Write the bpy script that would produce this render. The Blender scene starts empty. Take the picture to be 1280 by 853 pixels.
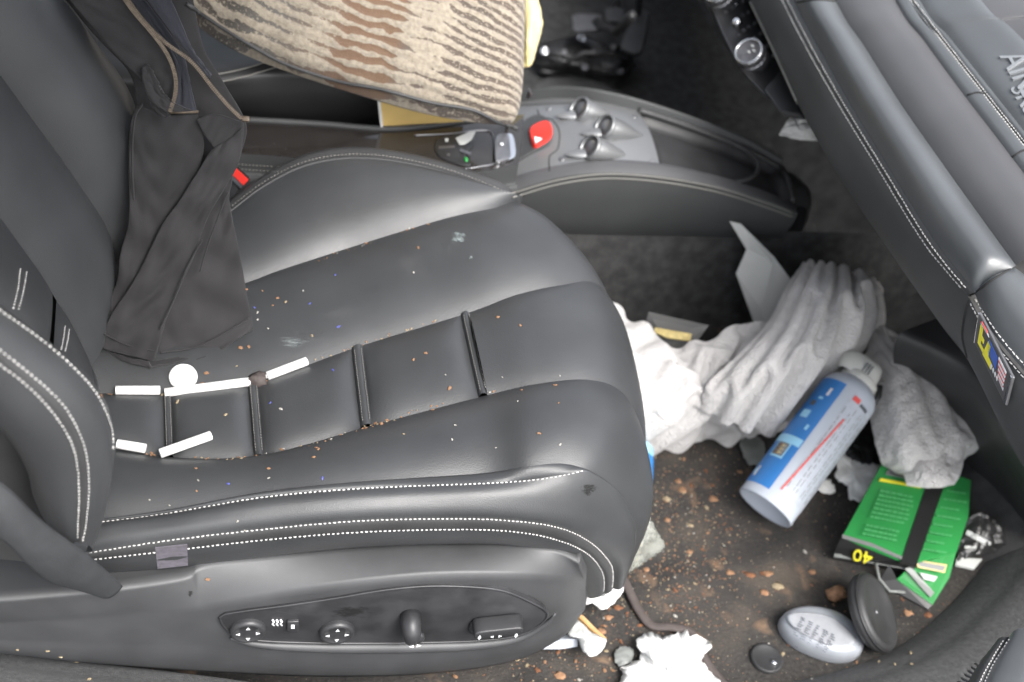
import bpy, math, random
import numpy as np
from mathutils import Vector, Matrix, noise
from mathutils.bvhtree import BVHTree
random.seed(7)
S = bpy.context.scene
COL = S.collection
# ---------------------------------------------------------------- camera frame
FPX = 1500.0
def nrm(v): return Vector(v).normalized()
Xc = nrm((.976, 0, -.217)); Yc = Vector((-.155, .700, -.697)); Yc = (Yc - Xc*Xc.dot(Yc)).normalized(); Zc = Xc.cross(Yc)
RW = Matrix((Xc, Yc, Zc))
CAM = Vector((0, -.92, 1.28))
def ray(px, py): return RW @ Vector(((px-640)/FPX, -(py-426.5)/FPX, -1.0))
def P(px, py, z=None, y=None, x=None):
    d = ray(px, py)
    if z is not None: t = (z-CAM.z)/d.z
    elif y is not None: t = (y-CAM.y)/d.y
    else: t = (x-CAM.x)/d.x
    return CAM + d*t
cam = bpy.data.cameras.new('camera'); co = bpy.data.objects.new('camera', cam); COL.objects.link(co)
co.matrix_world = Matrix.Translation(CAM) @ RW.to_4x4()
cam.sensor_width = 36; cam.lens = FPX/1280*36; cam.clip_start = .02; cam.clip_end = 200
cam.dof.use_dof = True; cam.dof.focus_distance = 1.22; cam.dof.aperture_fstop = 4.0
S.camera = co
# ---------------------------------------------------------------- light
W = bpy.data.worlds.new('World'); S.world = W; W.use_nodes = True
nt = W.node_tree; bg = nt.nodes['Background']
sky = nt.nodes.new('ShaderNodeTexSky'); sky.sky_type = 'NISHITA'; sky.sun_disc = False
SUN_EL, SUN_AZ = math.radians(54), math.radians(-62)      # azimuth in the XY plane, from +X counter-clockwise
sky.sun_elevation = SUN_EL; sky.sun_rotation = math.pi/2 - SUN_AZ
sky.air_density = 1.0; sky.dust_density = 4.0; sky.ozone_density = 1.0
hs = nt.nodes.new('ShaderNodeHueSaturation'); hs.inputs['Saturation'].default_value = .35      # high thin cloud: a greyer sky
nt.links.new(sky.outputs[0], hs.inputs['Color']); nt.links.new(hs.outputs[0], bg.inputs[0]); bg.inputs[1].default_value = .15
sl = bpy.data.lights.new('sun', 'SUN'); sl.energy = 1.45; sl.angle = math.radians(32); sl.color = (1, .98, .95)
so = bpy.data.objects.new('sun', sl); COL.objects.link(so)
sd = Vector((math.cos(SUN_EL)*math.cos(SUN_AZ), math.cos(SUN_EL)*math.sin(SUN_AZ), math.sin(SUN_EL)))
so.rotation_euler = sd.to_track_quat('Z', 'Y').to_euler(); so.location = (0, 0, 5)
S.view_settings.view_transform = 'Standard'; S.view_settings.look = 'None'; S.view_settings.exposure = 1.55; S.view_settings.gamma = 1
# ---------------------------------------------------------------- materials
def mat(name, col=(.5,.5,.5), rough=.5, metal=0., bump=None, var=None, spec=.5, coat=0., trans=0., alpha=1., sheen=0.):
    m = bpy.data.materials.new(name); m.use_nodes = True; n = m.node_tree.nodes; L = m.node_tree.links
    b = n['Principled BSDF']; b.inputs['Base Color'].default_value = (*col, 1); b.inputs['Roughness'].default_value = rough
    b.inputs['Metallic'].default_value = metal; b.inputs['Specular IOR Level'].default_value = spec
    b.inputs['Coat Weight'].default_value = coat; b.inputs['Transmission Weight'].default_value = trans; b.inputs['Alpha'].default_value = alpha
    b.inputs['Sheen Weight'].default_value = sheen
    tc = n.new('ShaderNodeTexCoord')
    def tex(scale, detail=4, kind='n', dist=0):
        if kind == 'v':
            t = n.new('ShaderNodeTexVoronoi'); t.inputs['Scale'].default_value = scale; L.new(tc.outputs['Object'], t.inputs['Vector']); return t.outputs['Distance']
        t = n.new('ShaderNodeTexNoise'); t.inputs['Scale'].default_value = scale; t.inputs['Detail'].default_value = detail
        t.inputs['Distortion'].default_value = dist
        L.new(tc.outputs['Object'], t.inputs['Vector']); return t.outputs['Fac']
    if bump:
        h = None
        for (sc, st, kd) in bump:
            bp = n.new('ShaderNodeBump'); bp.inputs['Strength'].default_value = st; bp.inputs['Distance'].default_value = .002
            L.new(tex(sc, 3, kd), bp.inputs['Height'])
            if h: L.new(h, bp.inputs['Normal'])
            h = bp.outputs['Normal']
        L.new(h, b.inputs['Normal'])
    if var:                                   # (scale, low factor, high factor)
        r = n.new('ShaderNodeValToRGB'); r.color_ramp.elements[0].position = .35; r.color_ramp.elements[1].position = .68
        r.color_ramp.elements[0].color = (*[c*var[1] for c in col], 1); r.color_ramp.elements[1].color = (*[min(1, c*var[2]) for c in col], 1)
        L.new(tex(var[0], 6), r.inputs[0]); L.new(r.outputs[0], b.inputs['Base Color'])
        rr = n.new('ShaderNodeMapRange'); rr.inputs['To Min'].default_value = max(0, rough-.07); rr.inputs['To Max'].default_value = min(1, rough+.09)
        L.new(tex(var[0]*2.3, 6), rr.inputs['Value']); L.new(rr.outputs[0], b.inputs['Roughness'])
    return m
M = {}
M['leather'] = mat('black_leather', (.040,.0415,.0435), .41, bump=[(900,.10,'v'),(60,.10,'n'),(9,.12,'n')], var=(11,.86,1.15), spec=.55)
M['leather_dull'] = mat('charcoal_leather', (.040,.040,.041), .50, bump=[(900,.12,'v'),(40,.10,'n')], var=(14,.85,1.15), spec=.5)
M['leather_far'] = mat('dark_leather', (.040,.040,.041), .48, bump=[(700,.12,'v')], var=(10,.85,1.15), spec=.4)
M['dash'] = mat('dash_leather', (.078,.084,.088), .32, bump=[(1000,.10,'v'),(12,.06,'n')], var=(9,.9,1.1), spec=.7)
M['dash_dull'] = mat('dash_soft_leather', (.070,.070,.073), .46, bump=[(1000,.12,'v')], var=(9,.92,1.08), spec=.6)
M['dash_low'] = mat('dash_lower_leather', (.050,.052,.053), .52, bump=[(1000,.10,'v')], var=(9,.9,1.1), spec=.4)
M['plastic'] = mat('charcoal_plastic', (.050,.051,.053), .46, bump=[(1400,.10,'n')], var=(16,.86,1.18), spec=.5)
M['panel'] = mat('dusty_black_panel', (.028,.028,.030), .38, bump=[(900,.08,'n')], var=(30,.75,1.5), spec=.45)
M['knob'] = mat('switch_plastic', (.030,.030,.032), .40, bump=[(1000,.05,'n')], var=(60,.9,1.1))
M['mark'] = mat('white_marking', (.75,.76,.77), .5, bump=[(900,.02,'n')])
M['thread'] = mat('white_thread', (.56,.55,.53), .7, bump=[(3000,.3,'n')])
M['thread_dull'] = mat('grey_thread', (.19,.185,.17), .7, bump=[(3000,.3,'n')])
M['groove'] = mat('seam_black', (.018,.018,.018), .8, bump=[(900,.1,'n')])  # near-black, for gap lines and the backing behind seams
M['carpet'] = mat('grey_carpet', (.055,.056,.057), .95, bump=[(700,.9,'n'),(150,.5,'n')], var=(160,.7,1.35), spec=.1, sheen=.15)
M['carpet_dark'] = mat('dark_carpet', (.055,.055,.055), .97, bump=[(600,.8,'n')], var=(60,.8,1.3), spec=.05)
M['asphalt'] = mat('asphalt', (.20,.20,.195), .9, bump=[(80,.5,'n')], var=(3,.85,1.15))
M['roof_lining'] = mat('roof_lining', (.10,.10,.10), .9, bump=[(300,.3,'n')], var=(10,.95,1.05))
M['case_print'] = mat('case_label_print', (.30,.31,.33), .45, bump=[(60,.05,'n')], var=(90,.94,1.05))
M['ink_grey'] = mat('grey_ink', (.13,.14,.16), .5, bump=[(60,.02,'n')])
M['emboss'] = mat('embossed_lettering', (.20,.21,.22), .25, bump=[(300,.1,'n')], spec=.8)  # lighter than the dash, standing in for highlights on the raised letters
M['void'] = mat('dark_felt', (.060,.060,.060), .95, bump=[(300,.4,'n')], var=(30,.8,1.3), spec=.05)  # base colour lifted to stand in for haze over the blacks
M['silver'] = mat('satin_silver_paint', (.20,.205,.21), .36, metal=.5, bump=[(1200,.03,'n')], var=(14,.94,1.05))
M['chrome'] = mat('bright_metal', (.75,.76,.78), .16, metal=1., bump=[(60,.05,'n')])
M['gunmetal'] = mat('grey_metal', (.22,.22,.23), .35, metal=.8, bump=[(100,.05,'n')], var=(30,.8,1.2))
M['gloss'] = mat('gloss_black', (.022,.020,.019), .10, bump=[(40,.02,'n')], var=(60,.9,1.2), spec=.6)
M['red'] = mat('red_plastic', (.72,.035,.025), .35, bump=[(200,.03,'n')], var=(30,.92,1.08))
M['jersey'] = mat('black_stretch_fabric', (.023,.022,.023), .72, bump=[(1500,.25,'n'),(30,.15,'n')], var=(25,.88,1.12), spec=.25, sheen=.12)
M['navy'] = mat('navy_mesh_fabric', (.040,.042,.052), .8, bump=[(1600,.5,'v')], var=(30,.85,1.15), spec=.2, sheen=.1)
M['brass'] = mat('brass_zip', (.11,.085,.062), .45, metal=.5, bump=[(900,.2,'n')], var=(300,.7,1.2))
M['towel'] = mat('white_terry', (.64,.62,.605), .95, bump=[(260,1.,'v'),(700,1.,'n'),(60,.5,'n')], var=(14,.84,1.10), spec=.1, sheen=.25)
M['paper'] = mat('white_paper', (.78,.78,.76), .7, bump=[(120,.15,'n')], var=(20,.96,1.04), spec=.2)
M['card'] = mat('grey_card', (.56,.57,.55), .65, bump=[(80,.1,'n')], var=(20,.94,1.05), spec=.2)
M['stick'] = mat('white_stick', (.74,.74,.72), .6, bump=[(400,.3,'n'),(90,.5,'n')], var=(90,.86,1.03))
M['yellow'] = mat('yellow_paper', (.78,.55,.20), .65, bump=[(40,.2,'n')], var=(20,.92,1.06))
M['yellow_cloth'] = mat('yellow_cloth', (.80,.66,.30), .85, bump=[(500,.5,'n')], var=(20,.88,1.08), sheen=.2)
M['blue'] = mat('blue_print', (.04,.20,.52), .35, bump=[(60,.04,'n')], var=(18,.95,1.05))
M['pale_blue'] = mat('pale_blue_print', (.32,.62,.82), .35, bump=[(60,.04,'n')])
M['can_white'] = mat('can_white', (.50,.54,.60), .32, bump=[(60,.05,'n')], var=(15,.96,1.04))
M['can_grey'] = mat('can_grey_print', (.47,.50,.55), .36, bump=[(60,.05,'n')], var=(90,.94,1.05))
M['cap'] = mat('cream_plastic', (.60,.60,.56), .4, bump=[(60,.05,'n')], var=(30,.96,1.04))
M['dark'] = mat('black_plastic', (.022,.022,.023), .38, bump=[(700,.08,'n')], var=(30,.85,1.25))
M['rubber'] = mat('black_rubber', (.030,.030,.031), .5, bump=[(500,.15,'n')], var=(20,.8,1.3))
M['green'] = mat('green_print', (.028,.25,.060), .38, bump=[(30,.25,'n')], var=(12,.86,1.08))
M['green_pale'] = mat('pale_green_print', (.075,.34,.12), .4, bump=[(60,.1,'n')])
M['box_black'] = mat('black_print', (.020,.020,.020), .33, bump=[(60,.1,'n')])
M['box_grey'] = mat('grey_print', (.19,.20,.19), .45, bump=[(60,.1,'n')])
M['ink_yellow'] = mat('yellow_ink', (.85,.78,.05), .45, bump=[(60,.02,'n')])
M['ink_red'] = mat('red_ink', (.72,.10,.09), .45, bump=[(60,.02,'n')])
M['ink_dark'] = mat('dark_ink', (.08,.09,.10), .5, bump=[(60,.02,'n')])
M['ink_blue'] = mat('blue_ink', (.05,.12,.45), .4, bump=[(60,.02,'n')])
M['mouse'] = mat('silver_plastic', (.32,.34,.37), .30, metal=.15, bump=[(60,.03,'n')], var=(30,.95,1.05))
M['wood'] = mat('tan_wood', (.42,.24,.09), .6, bump=[(90,.3,'n')], var=(25,.8,1.15))
M['crumb_orange'] = mat('orange_crumb', (.30,.165,.09), .8, bump=[(600,.6,'n')], var=(200,.7,1.3))
M['crumb_tan'] = mat('tan_crumb', (.34,.27,.17), .8, bump=[(600,.6,'n')], var=(200,.7,1.3))
M['crumb_brown'] = mat('brown_crumb', (.20,.085,.04), .8, bump=[(600,.6,'n')], var=(200,.7,1.3))
M['crumb_pale'] = mat('pale_crumb', (.42,.40,.36), .8, bump=[(600,.6,'n')])
M['crumb_blue'] = mat('blue_glitter', (.07,.08,.28), .3, bump=[(600,.2,'n')])
M['strap'] = mat('brown_strap', (.075,.060,.055), .7, bump=[(900,.5,'n')], var=(60,.8,1.25))
M['belt'] = mat('belt_webbing', (.040,.042,.045), .6, bump=[(1100,.5,'v')], var=(40,.85,1.15))
M['tag'] = mat('grey_label', (.13,.12,.14), .6, bump=[(300,.1,'n')], var=(200,.85,1.15))
M['film'] = mat('clear_film', (.40,.41,.37), .22, bump=[(50,.8,'n'),(18,.8,'n')], alpha=.38, spec=.8)
M['smoke'] = mat('smoky_film', (.16,.16,.16), .25, bump=[(50,.6,'n')], alpha=.85, spec=.6)
M['gold'] = mat('gold_print', (.62,.50,.22), .45, bump=[(300,.1,'n')], var=(200,.8,1.15))
M['gum'] = mat('white_smear', (.22,.26,.26), .5, bump=[(300,.4,'n')], alpha=.8)
M['smudge'] = mat('dark_smudge', (.010,.010,.010), .6, bump=[(300,.4,'n')])

def floor_mat():
    m = bpy.data.materials.new('dirty_floor_mat'); m.use_nodes = True; n = m.node_tree.nodes; L = m.node_tree.links; b = n['Principled BSDF']
    tc = n.new('ShaderNodeTexCoord')
    def nz(s, d=6, dist=0):
        t = n.new('ShaderNodeTexNoise'); t.inputs['Scale'].default_value = s; t.inputs['Detail'].default_value = d; t.inputs['Distortion'].default_value = dist
        L.new(tc.outputs['Object'], t.inputs['Vector']); return t.outputs['Fac']
    def ramp(f, stops):
        r = n.new('ShaderNodeValToRGB'); e = r.color_ramp.elements
        e[0].position, e[0].color = stops[0][0], (*stops[0][1], 1); e[1].position, e[1].color = stops[-1][0], (*stops[-1][1], 1)
        for p, c in stops[1:-1]: q = e.new(p); q.color = (*c, 1)
        L.new(f, r.inputs[0]); return r.outputs[0]
    def mix(f, a, c):
        x = n.new('ShaderNodeMix'); x.data_type = 'RGBA'; L.new(f, x.inputs['Factor']); L.new(a, x.inputs[6]); L.new(c, x.inputs[7]); return x.outputs[2]
    base = ramp(nz(170, 4), [(.3, (.020,.0195,.019)), (.7, (.055,.051,.047))])
    base2 = ramp(nz(9, 6, .6), [(.38, (.022,.0215,.021)), (.54, (.050,.045,.041)), (.74, (.12,.098,.078))])
    c = mix(ramp(nz(5, 5), [(.40, (.15,)*3), (.62, (.8,)*3)]), base, base2)
    rust = ramp(nz(40, 5), [(.3, (.14,.085,.055)), (.7, (.34,.22,.135))])
    c = mix(ramp(nz(17, 7, .5), [(.60, (0,)*3), (.74, (.75,)*3)]), c, rust)
    sp = ramp(nz(320, 3), [(.66, (0,)*3), (.73, (.7,)*3)])
    spc = ramp(nz(60, 2), [(.4, (.30,.16,.07)), (.6, (.40,.36,.26))])
    c = mix(sp, c, spc)
    L.new(c, b.inputs['Base Color']); b.inputs['Roughness'].default_value = .8; b.inputs['Specular IOR Level'].default_value = .25
    bp = n.new('ShaderNodeBump'); bp.inputs['Strength'].default_value = .7; bp.inputs['Distance'].default_value = .003; L.new(nz(260, 5), bp.inputs['Height']); L.new(bp.outputs[0], b.inputs['Normal'])
    return m
M['floor'] = floor_mat()

def pillow_mat():
    m = bpy.data.materials.new('woven_spotted_fabric'); m.use_nodes = True; n = m.node_tree.nodes; L = m.node_tree.links; b = n['Principled BSDF']
    uv = n.new('ShaderNodeUVMap')
    sep = n.new('ShaderNodeSeparateXYZ'); L.new(uv.outputs[0], sep.inputs[0])
    def mth(op, a, c=None, d=None):
        x = n.new('ShaderNodeMath'); x.operation = op
        for i, v in enumerate((a, c, d)):
            if v is None: continue
            if isinstance(v, (int, float)): x.inputs[i].default_value = v
            else: L.new(v, x.inputs[i])
        return x.outputs[0]
    def nz(sx, sy, det=2, off=0):
        mp = n.new('ShaderNodeMapping'); mp.inputs['Scale'].default_value = (sx, sy, 1); mp.inputs['Location'].default_value = (off, off*1.7, 0); L.new(uv.outputs[0], mp.inputs[0])
        t = n.new('ShaderNodeTexNoise'); t.inputs['Scale'].default_value = 1; t.inputs['Detail'].default_value = det; L.new(mp.outputs[0], t.inputs['Vector']); return t.outputs['Fac']
    def ramp(f, stops, interp='LINEAR'):
        r = n.new('ShaderNodeValToRGB'); e = r.color_ramp.elements; r.color_ramp.interpolation = interp
        e[0].position, e[0].color = stops[0][0], (*stops[0][1], 1); e[1].position, e[1].color = stops[-1][0], (*stops[-1][1], 1)
        for p, c in stops[1:-1]: q = e.new(p); q.color = (*c, 1)
        L.new(f, r.inputs[0]); return r.outputs[0]
    def mix(f, a, c):
        x = n.new('ShaderNodeMix'); x.data_type = 'RGBA'; L.new(f, x.inputs['Factor']); L.new(a, x.inputs[6]); L.new(c, x.inputs[7]); return x.outputs[2]
    U, V = sep.outputs[0], sep.outputs[1]
    # stripes stacked along V, wavering, broken into elongated marks
    warp = mth('MULTIPLY', nz(6, 5, 2), .075)
    ph = mth('MULTIPLY', mth('ADD', mth('ADD', V, warp), mth('MULTIPLY', mth('SUBTRACT', nz(30, 12, 2, 6), .5), .02)), 2*math.pi*25)
    w = mth('SINE', ph)
    Uj = mth('ADD', U, mth('MULTIPLY', mth('SUBTRACT', nz(9, 22, 2, 5), .5), .09))
    colu = mth('MULTIPLY', ramp(Uj, [(0, (.8,)*3), (.20, (.9,)*3), (.33, (.75,)*3), (.43, (.25,)*3), (.52, (.15,)*3), (.545, (.95,)*3), (.66, (.95,)*3), (.69, (.0,)*3), (.77, (.0,)*3), (.80, (.75,)*3), (.90, (.95,)*3), (.97, (.8,)*3), (1, (.6,)*3)]), 1.)
    thr = mth('ADD', mth('MULTIPLY', colu, -1.25), mth('MULTIPLY', mth('SUBTRACT', nz(17, 34, 3, 3), .5), 4.2))
    mark = mth('GREATER_THAN', mth('SUBTRACT', w, thr), 1.02)
    rag = mth('GREATER_THAN', nz(120, 150, 2, 7), .40)              # ragged weave inside the dark marks
    colr = ramp(U, [(0, (.10,.065,.05)), (.14, (.075,.058,.05)), (.27, (.035,.032,.03)), (.40, (.10,.095,.09)), (.52, (.13,.085,.06)), (.55, (.14,.08,.05)), (.66, (.13,.075,.045)), (.69, (.09,.07,.06)), (.74, (.075,.055,.048)), (.86, (.06,.047,.040)), (1, (.08,.058,.048))])
    cream = ramp(nz(90, 60, 4, 1), [(.3, (.20,.17,.13)), (.62, (.31,.272,.215))])
    fleck = mth('MULTIPLY', mth('GREATER_THAN', nz(70, 230, 2, 9), .56), .55)
    cream = mix(fleck, cream, ramp(nz(40, 40), [(.4, (.20,.18,.16)), (.6, (.33,.28,.22))]))
    isbrown = mth('MULTIPLY', mth('GREATER_THAN', Uj, .53), mth('LESS_THAN', Uj, .68))
    solid = mth('MAXIMUM', rag, isbrown)
    c = mix(mth('MULTIPLY', mth('MULTIPLY', mark, solid), .88), cream, colr)
    L.new(c, b.inputs['Base Color']); b.inputs['Roughness'].default_value = .9; b.inputs['Specular IOR Level'].default_value = .15; b.inputs['Sheen Weight'].default_value = .2
    bp = n.new('ShaderNodeBump'); bp.inputs['Strength'].default_value = .8; bp.inputs['Distance'].default_value = .002; L.new(nz(260, 260, 3), bp.inputs['Height'])
    bp2 = n.new('ShaderNodeBump'); bp2.inputs['Strength'].default_value = .22; bp2.inputs['Distance'].default_value = .003; L.new(w, bp2.inputs['Height']); L.new(bp.outputs[0], bp2.inputs['Normal'])
    L.new(bp2.outputs[0], b.inputs['Normal'])
    return m
M['pillow'] = pillow_mat()

# ---------------------------------------------------------------- object helpers
LOC = {}
def thing(name, label, cat, loc=(0,0,0), group=None):
    o = bpy.data.objects.new(name, None); COL.objects.link(o); o.location = loc; o.empty_display_size = .02
    o['label'] = label; o['category'] = cat
    if group: o['group'] = group
    LOC[o.name] = Vector(loc); return o
def tag(o, label, cat, group=None):
    o['label'] = label; o['category'] = cat
    if group: o['group'] = group
    return o
def struct(o, label=None):
    o['kind'] = 'structure'
    if label: o['label'] = label
    return o
def link(name, V, F, m, parent=None, smooth=True, uvs=None, solid=0., mats=None, fm=None, bev=0., origin=None, sub=0):
    off = Vector((0,0,0))
    if parent is not None:
        r = parent
        while r.parent: r = r.parent
        off = LOC.get(r.name, Vector((0,0,0)))
    elif origin is not None: off = Vector(origin)
    me = bpy.data.meshes.new(name); me.from_pydata([tuple(Vector(v)-off) for v in V], [], [tuple(f) for f in F]); me.update()
    o = bpy.data.objects.new(name, me); COL.objects.link(o)
    if parent is not None: o.parent = parent
    elif origin is not None: o.location = off; LOC[o.name] = off
    if mats:
        for q in mats: me.materials.append(M[q])
        for p, k in zip(me.polygons, fm): p.material_index = k
    else: me.materials.append(M[m])
    if smooth:
        for p in me.polygons: p.use_smooth = True
    if uvs:
        ul = me.uv_layers.new(name='UVMap')
        for lp in me.loops: ul.data[lp.index].uv = uvs[lp.vertex_index]
    if solid:
        md = o.modifiers.new('thickness', 'SOLIDIFY'); md.thickness = solid; md.offset = 0
    if bev:
        md = o.modifiers.new('edge', 'BEVEL'); md.width = bev; md.segments = 2; md.limit_method = 'ANGLE'
    if sub:
        md = o.modifiers.new('smooth', 'SUBSURF'); md.levels = sub; md.render_levels = sub
    return o
class MB:
    def __init__(s): s.V = []; s.F = []; s.K = []
    def add(s, V, F, k=0):
        b = len(s.V); s.V += [Vector(v) for v in V]; s.F += [[b+i for i in f] for f in F]; s.K += [k]*len(F); return s
    def build(s, name, m, parent=None, **kw):
        if 'mats' in kw: kw['fm'] = s.K
        return link(name, s.V, s.F, m, parent, **kw)
def cr(p0, p1, p2, p3, t):
    return .5*((2*p1)+(p2-p0)*t+(2*p0-5*p1+4*p2-p3)*t*t+(3*p1-p0-3*p2+p3)*t*t*t)
def spl(pts, u):                              # Catmull-Rom at index parameter u
    n = len(pts)-1; i = min(max(int(math.floor(u)), 0), n-1); t = u-i
    a = pts[i-1] if i > 0 else pts[i]*2-pts[i+1]
    d = pts[i+2] if i+2 <= n else pts[i+1]*2-pts[i]
    return cr(a, pts[i], pts[i+1], d, t)
def curve(pts, n, closed=False):              # resample, even arc length
    pts = [Vector(p) for p in pts]
    if closed:
        k = len(pts); q = pts+pts[:1]
        ev = lambda u: cr(pts[(int(u)-1) % k], pts[int(u) % k], pts[(int(u)+1) % k], pts[(int(u)+2) % k], u-int(u))
        m = k
    else: ev = lambda u: spl(pts, u); m = len(pts)-1
    N = max(n*4, 60); d = [ev(min(m*i/N, m-1e-6 if closed else m)) for i in range(N+1)]
    L = [0]
    for a, b in zip(d, d[1:]): L.append(L[-1]+(b-a).length)
    out = []; j = 0; cnt = n if closed else n-1
    for i in range(n):
        s = L[-1]*i/cnt
        while j < N-1 and L[j+1] < s: j += 1
        t = (s-L[j])/max(1e-9, L[j+1]-L[j]); out.append(d[j].lerp(d[j+1], min(1, t)))
    return out
def pts3(row):
    """row entries: (px,py,'z',v) (px,py,'y',v) (px,py,'x',v) ; ('o',dx,dy,dz) offset from the previous point"""
    out = []
    for e in row:
        if e[0] == 'o': out.append(out[-1]+Vector(e[1:]))
        elif e[0] == 'w': out.append(Vector(e[1:]))
        else: out.append(P(e[0], e[1], **{e[2]: e[3]}))
    return out
def grid_faces(n, m): return [(i*m+j, i*m+j+1, (i+1)*m+j+1, (i+1)*m+j) for i in range(n-1) for j in range(m-1)]
def panel_grid(rows, nu, nv, puff=0., sharp=3., upuff=None, even=False, u0=0., u1=None):
    """rows: lists of Vectors with equal station counts. returns nu x nv grid (u along the rows, v across)"""
    K = len(rows[0])-1; u1 = K if u1 is None else u1
    G = []
    for i in range(nu):
        u = u0+(u1-u0)*i/(nu-1)
        cross = [spl(r, u) for r in rows]
        G.append([spl(cross, (len(rows)-1)*j/(nv-1)) for j in range(nv)])
    if puff:
        N = []
        for i in range(nu):
            rw = []
            for j in range(nv):
                a = G[min(i+1, nu-1)][j]-G[max(i-1, 0)][j]; b = G[i][min(j+1, nv-1)]-G[i][max(j-1, 0)]
                c = a.cross(b)
                if c.length < 1e-12: c = Vector((0,0,1))
                c.normalize(); rw.append(c)
            N.append(rw)
        ci, cj = nu//2, nv//2
        sg = 1 if N[ci][cj].dot(CAM-G[ci][cj]) > 0 else -1
        for i in range(nu):
            pu = 1.
            if upuff: x = abs(2*i/(nu-1)-1); pu = 1-x**upuff
            for j in range(nv):
                x = abs(2*j/(nv-1)-1); G[i][j] = G[i][j]+N[i][j]*(sg*puff*(1-x**sharp)*pu)
    return G
def gridobj(name, G, m, parent=None, **kw):
    V = [p for r in G for p in r]; return link(name, V, grid_faces(len(G), len(G[0])), m, parent, **kw)
SOLIDS = []
def solid(G): SOLIDS.append(([tuple(p) for r in G for p in r], grid_faces(len(G), len(G[0])))); return G
BV = [None]
def bake():
    V = []; F = []
    for v, f in SOLIDS:
        b = len(V); V += v; F += [tuple(i+b for i in q) for q in f]
    BV[0] = BVHTree.FromPolygons(V, F)
def hit(px, py):
    d = ray(px, py).normalized(); loc, n, i, dist = BV[0].ray_cast(CAM, d)
    if loc is None: return None, None
    if n.dot(d) > 0: n = -n
    return loc, n
def drop(x, y, z0=2.):
    loc, n, i, dist = BV[0].ray_cast(Vector((x, y, z0)), Vector((0,0,-1)))
    return loc
def tube_mb(mb, path, r, n=8, cap=True, k=0, flat=1., up=None):
    path = [Vector(p) for p in path]; m = len(path); V = []
    T = [(path[min(i+1, m-1)]-path[max(i-1, 0)]).normalized() for i in range(m)]
    ref = Vector(up) if up is not None else (Vector((0,0,1)) if abs(T[0].z) < .9 else Vector((1,0,0)))
    for i in range(m):
        a = T[i].cross(ref)
        if a.length < 1e-6: a = T[i].orthogonal()
        a.normalize(); b = a.cross(T[i]).normalized()
        if up is None: ref = b
        rr = r(i/(m-1)) if callable(r) else r
        V += [path[i]+a*(rr*math.cos(2*math.pi*j/n))+b*(rr*flat*math.sin(2*math.pi*j/n)) for j in range(n)]
    F = [(i*n+j, i*n+(j+1) % n, (i+1)*n+(j+1) % n, (i+1)*n+j) for i in range(m-1) for j in range(n)]
    if cap: F += [list(range(n))[::-1], [(m-1)*n+j for j in range(n)]]
    return mb.add(V, F, k)
def frame(n, up=(0,0,1)):
    n = Vector(n).normalized(); up = Vector(up)
    a = up.cross(n)
    if a.length < 1e-4: a = Vector((1,0,0)).cross(n)
    a.normalize(); return a, n.cross(a).normalized(), n
def lathe_mb(mb, o, axis, prof, n=32, k=0, a=None, ang=(0, 2*math.pi), sq=1.):
    o = Vector(o); A, B, N = frame(axis) if a is None else a
    full = abs(ang[1]-ang[0]-2*math.pi) < 1e-6; c = n if full else n+1; V = []
    for (r, h) in prof:
        for j in range(c):
            t = ang[0]+(ang[1]-ang[0])*j/n; V.append(o+A*(r*math.cos(t))+B*(r*sq*math.sin(t))+N*h)
    F = []
    for i in range(len(prof)-1):
        for j in range(n):
            j2 = (j+1) % c if full else j+1
            F.append((i*c+j, i*c+j2, (i+1)*c+j2, (i+1)*c+j))
    return mb.add(V, F, k)
JR = random.Random(77)
def stitches(path_px, parent, name='stitching', m='thread', pitch=.0046, ln=.0027, w=.0011, off=.0006, pts=None, slant=0.):
    """thread dashes on the surface below a traced seam"""
    if pts is None:
        c = curve([Vector((a, b, 0)) for a, b in path_px], max(12, int(sum(math.dist(a, b) for a, b in zip(path_px, path_px[1:]))/3)))
        pts = []
        for p in c:
            l, n = hit(p.x, p.y)
            if l is not None: pts.append((l, n))
    L = [0]
    for (a, _), (b, _) in zip(pts, pts[1:]): L.append(L[-1]+(b-a).length)
    mb = MB(); s = pitch*.3; j = 0
    while s < L[-1]:
        while j < len(L)-2 and L[j+1] < s: j += 1
        seg = pts[j+1][0]-pts[j][0]
        if seg.length > .03: s = L[j+1]+1e-5; continue
        t = (s-L[j])/max(1e-9, L[j+1]-L[j]); p = pts[j][0]+seg*t; n = pts[j][1].lerp(pts[j+1][1], t).normalized()
        d = (seg-n*seg.dot(n)).normalized(); sd_ = n.cross(d); d = (d+sd_*(slant+JR.uniform(-.16,.16))).normalized(); sd_ = n.cross(d)
        c = p+n*(off-JR.random()*.00025)+sd_*JR.uniform(-.00018,.00018); V = []; e_ = JR.uniform(.80, 1.1)
        for e, hh in ((-1, 0.), (-.6, 1.), (.6, 1.), (1, 0.)):
            V += [c+d*(e*e_*ln/2)-sd_*w/2-n*.0006, c+d*(e*e_*ln/2)-sd_*w*.3+n*(hh*.0005), c+d*(e*e_*ln/2)+sd_*w*.3+n*(hh*.0005), c+d*(e*e_*ln/2)+sd_*w/2-n*.0006]
        mb.add(V, grid_faces(4, 4)); s += pitch
    if mb.V: return mb.build(name, m, parent)
def hitline(path_px, n=40, lift=0.):
    c = curve([Vector((a, b, 0)) for a, b in path_px], n); out = []
    for p in c:
        l, nn = hit(p.x, p.y)
        if l is not None: out.append(l+nn*lift)
    return out
def prism(mb, poly, dn, k=0):                 # poly: 3D points, extruded by vector dn
    n = len(poly); dn = Vector(dn); V = [Vector(p) for p in poly]+[Vector(p)+dn for p in poly]
    F = [list(range(n)), [2*n-1-i for i in range(n)]]+[(i, i+n, (i+1) % n+n, (i+1) % n) for i in range(n)]
    return mb.add(V, F, k)
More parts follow.
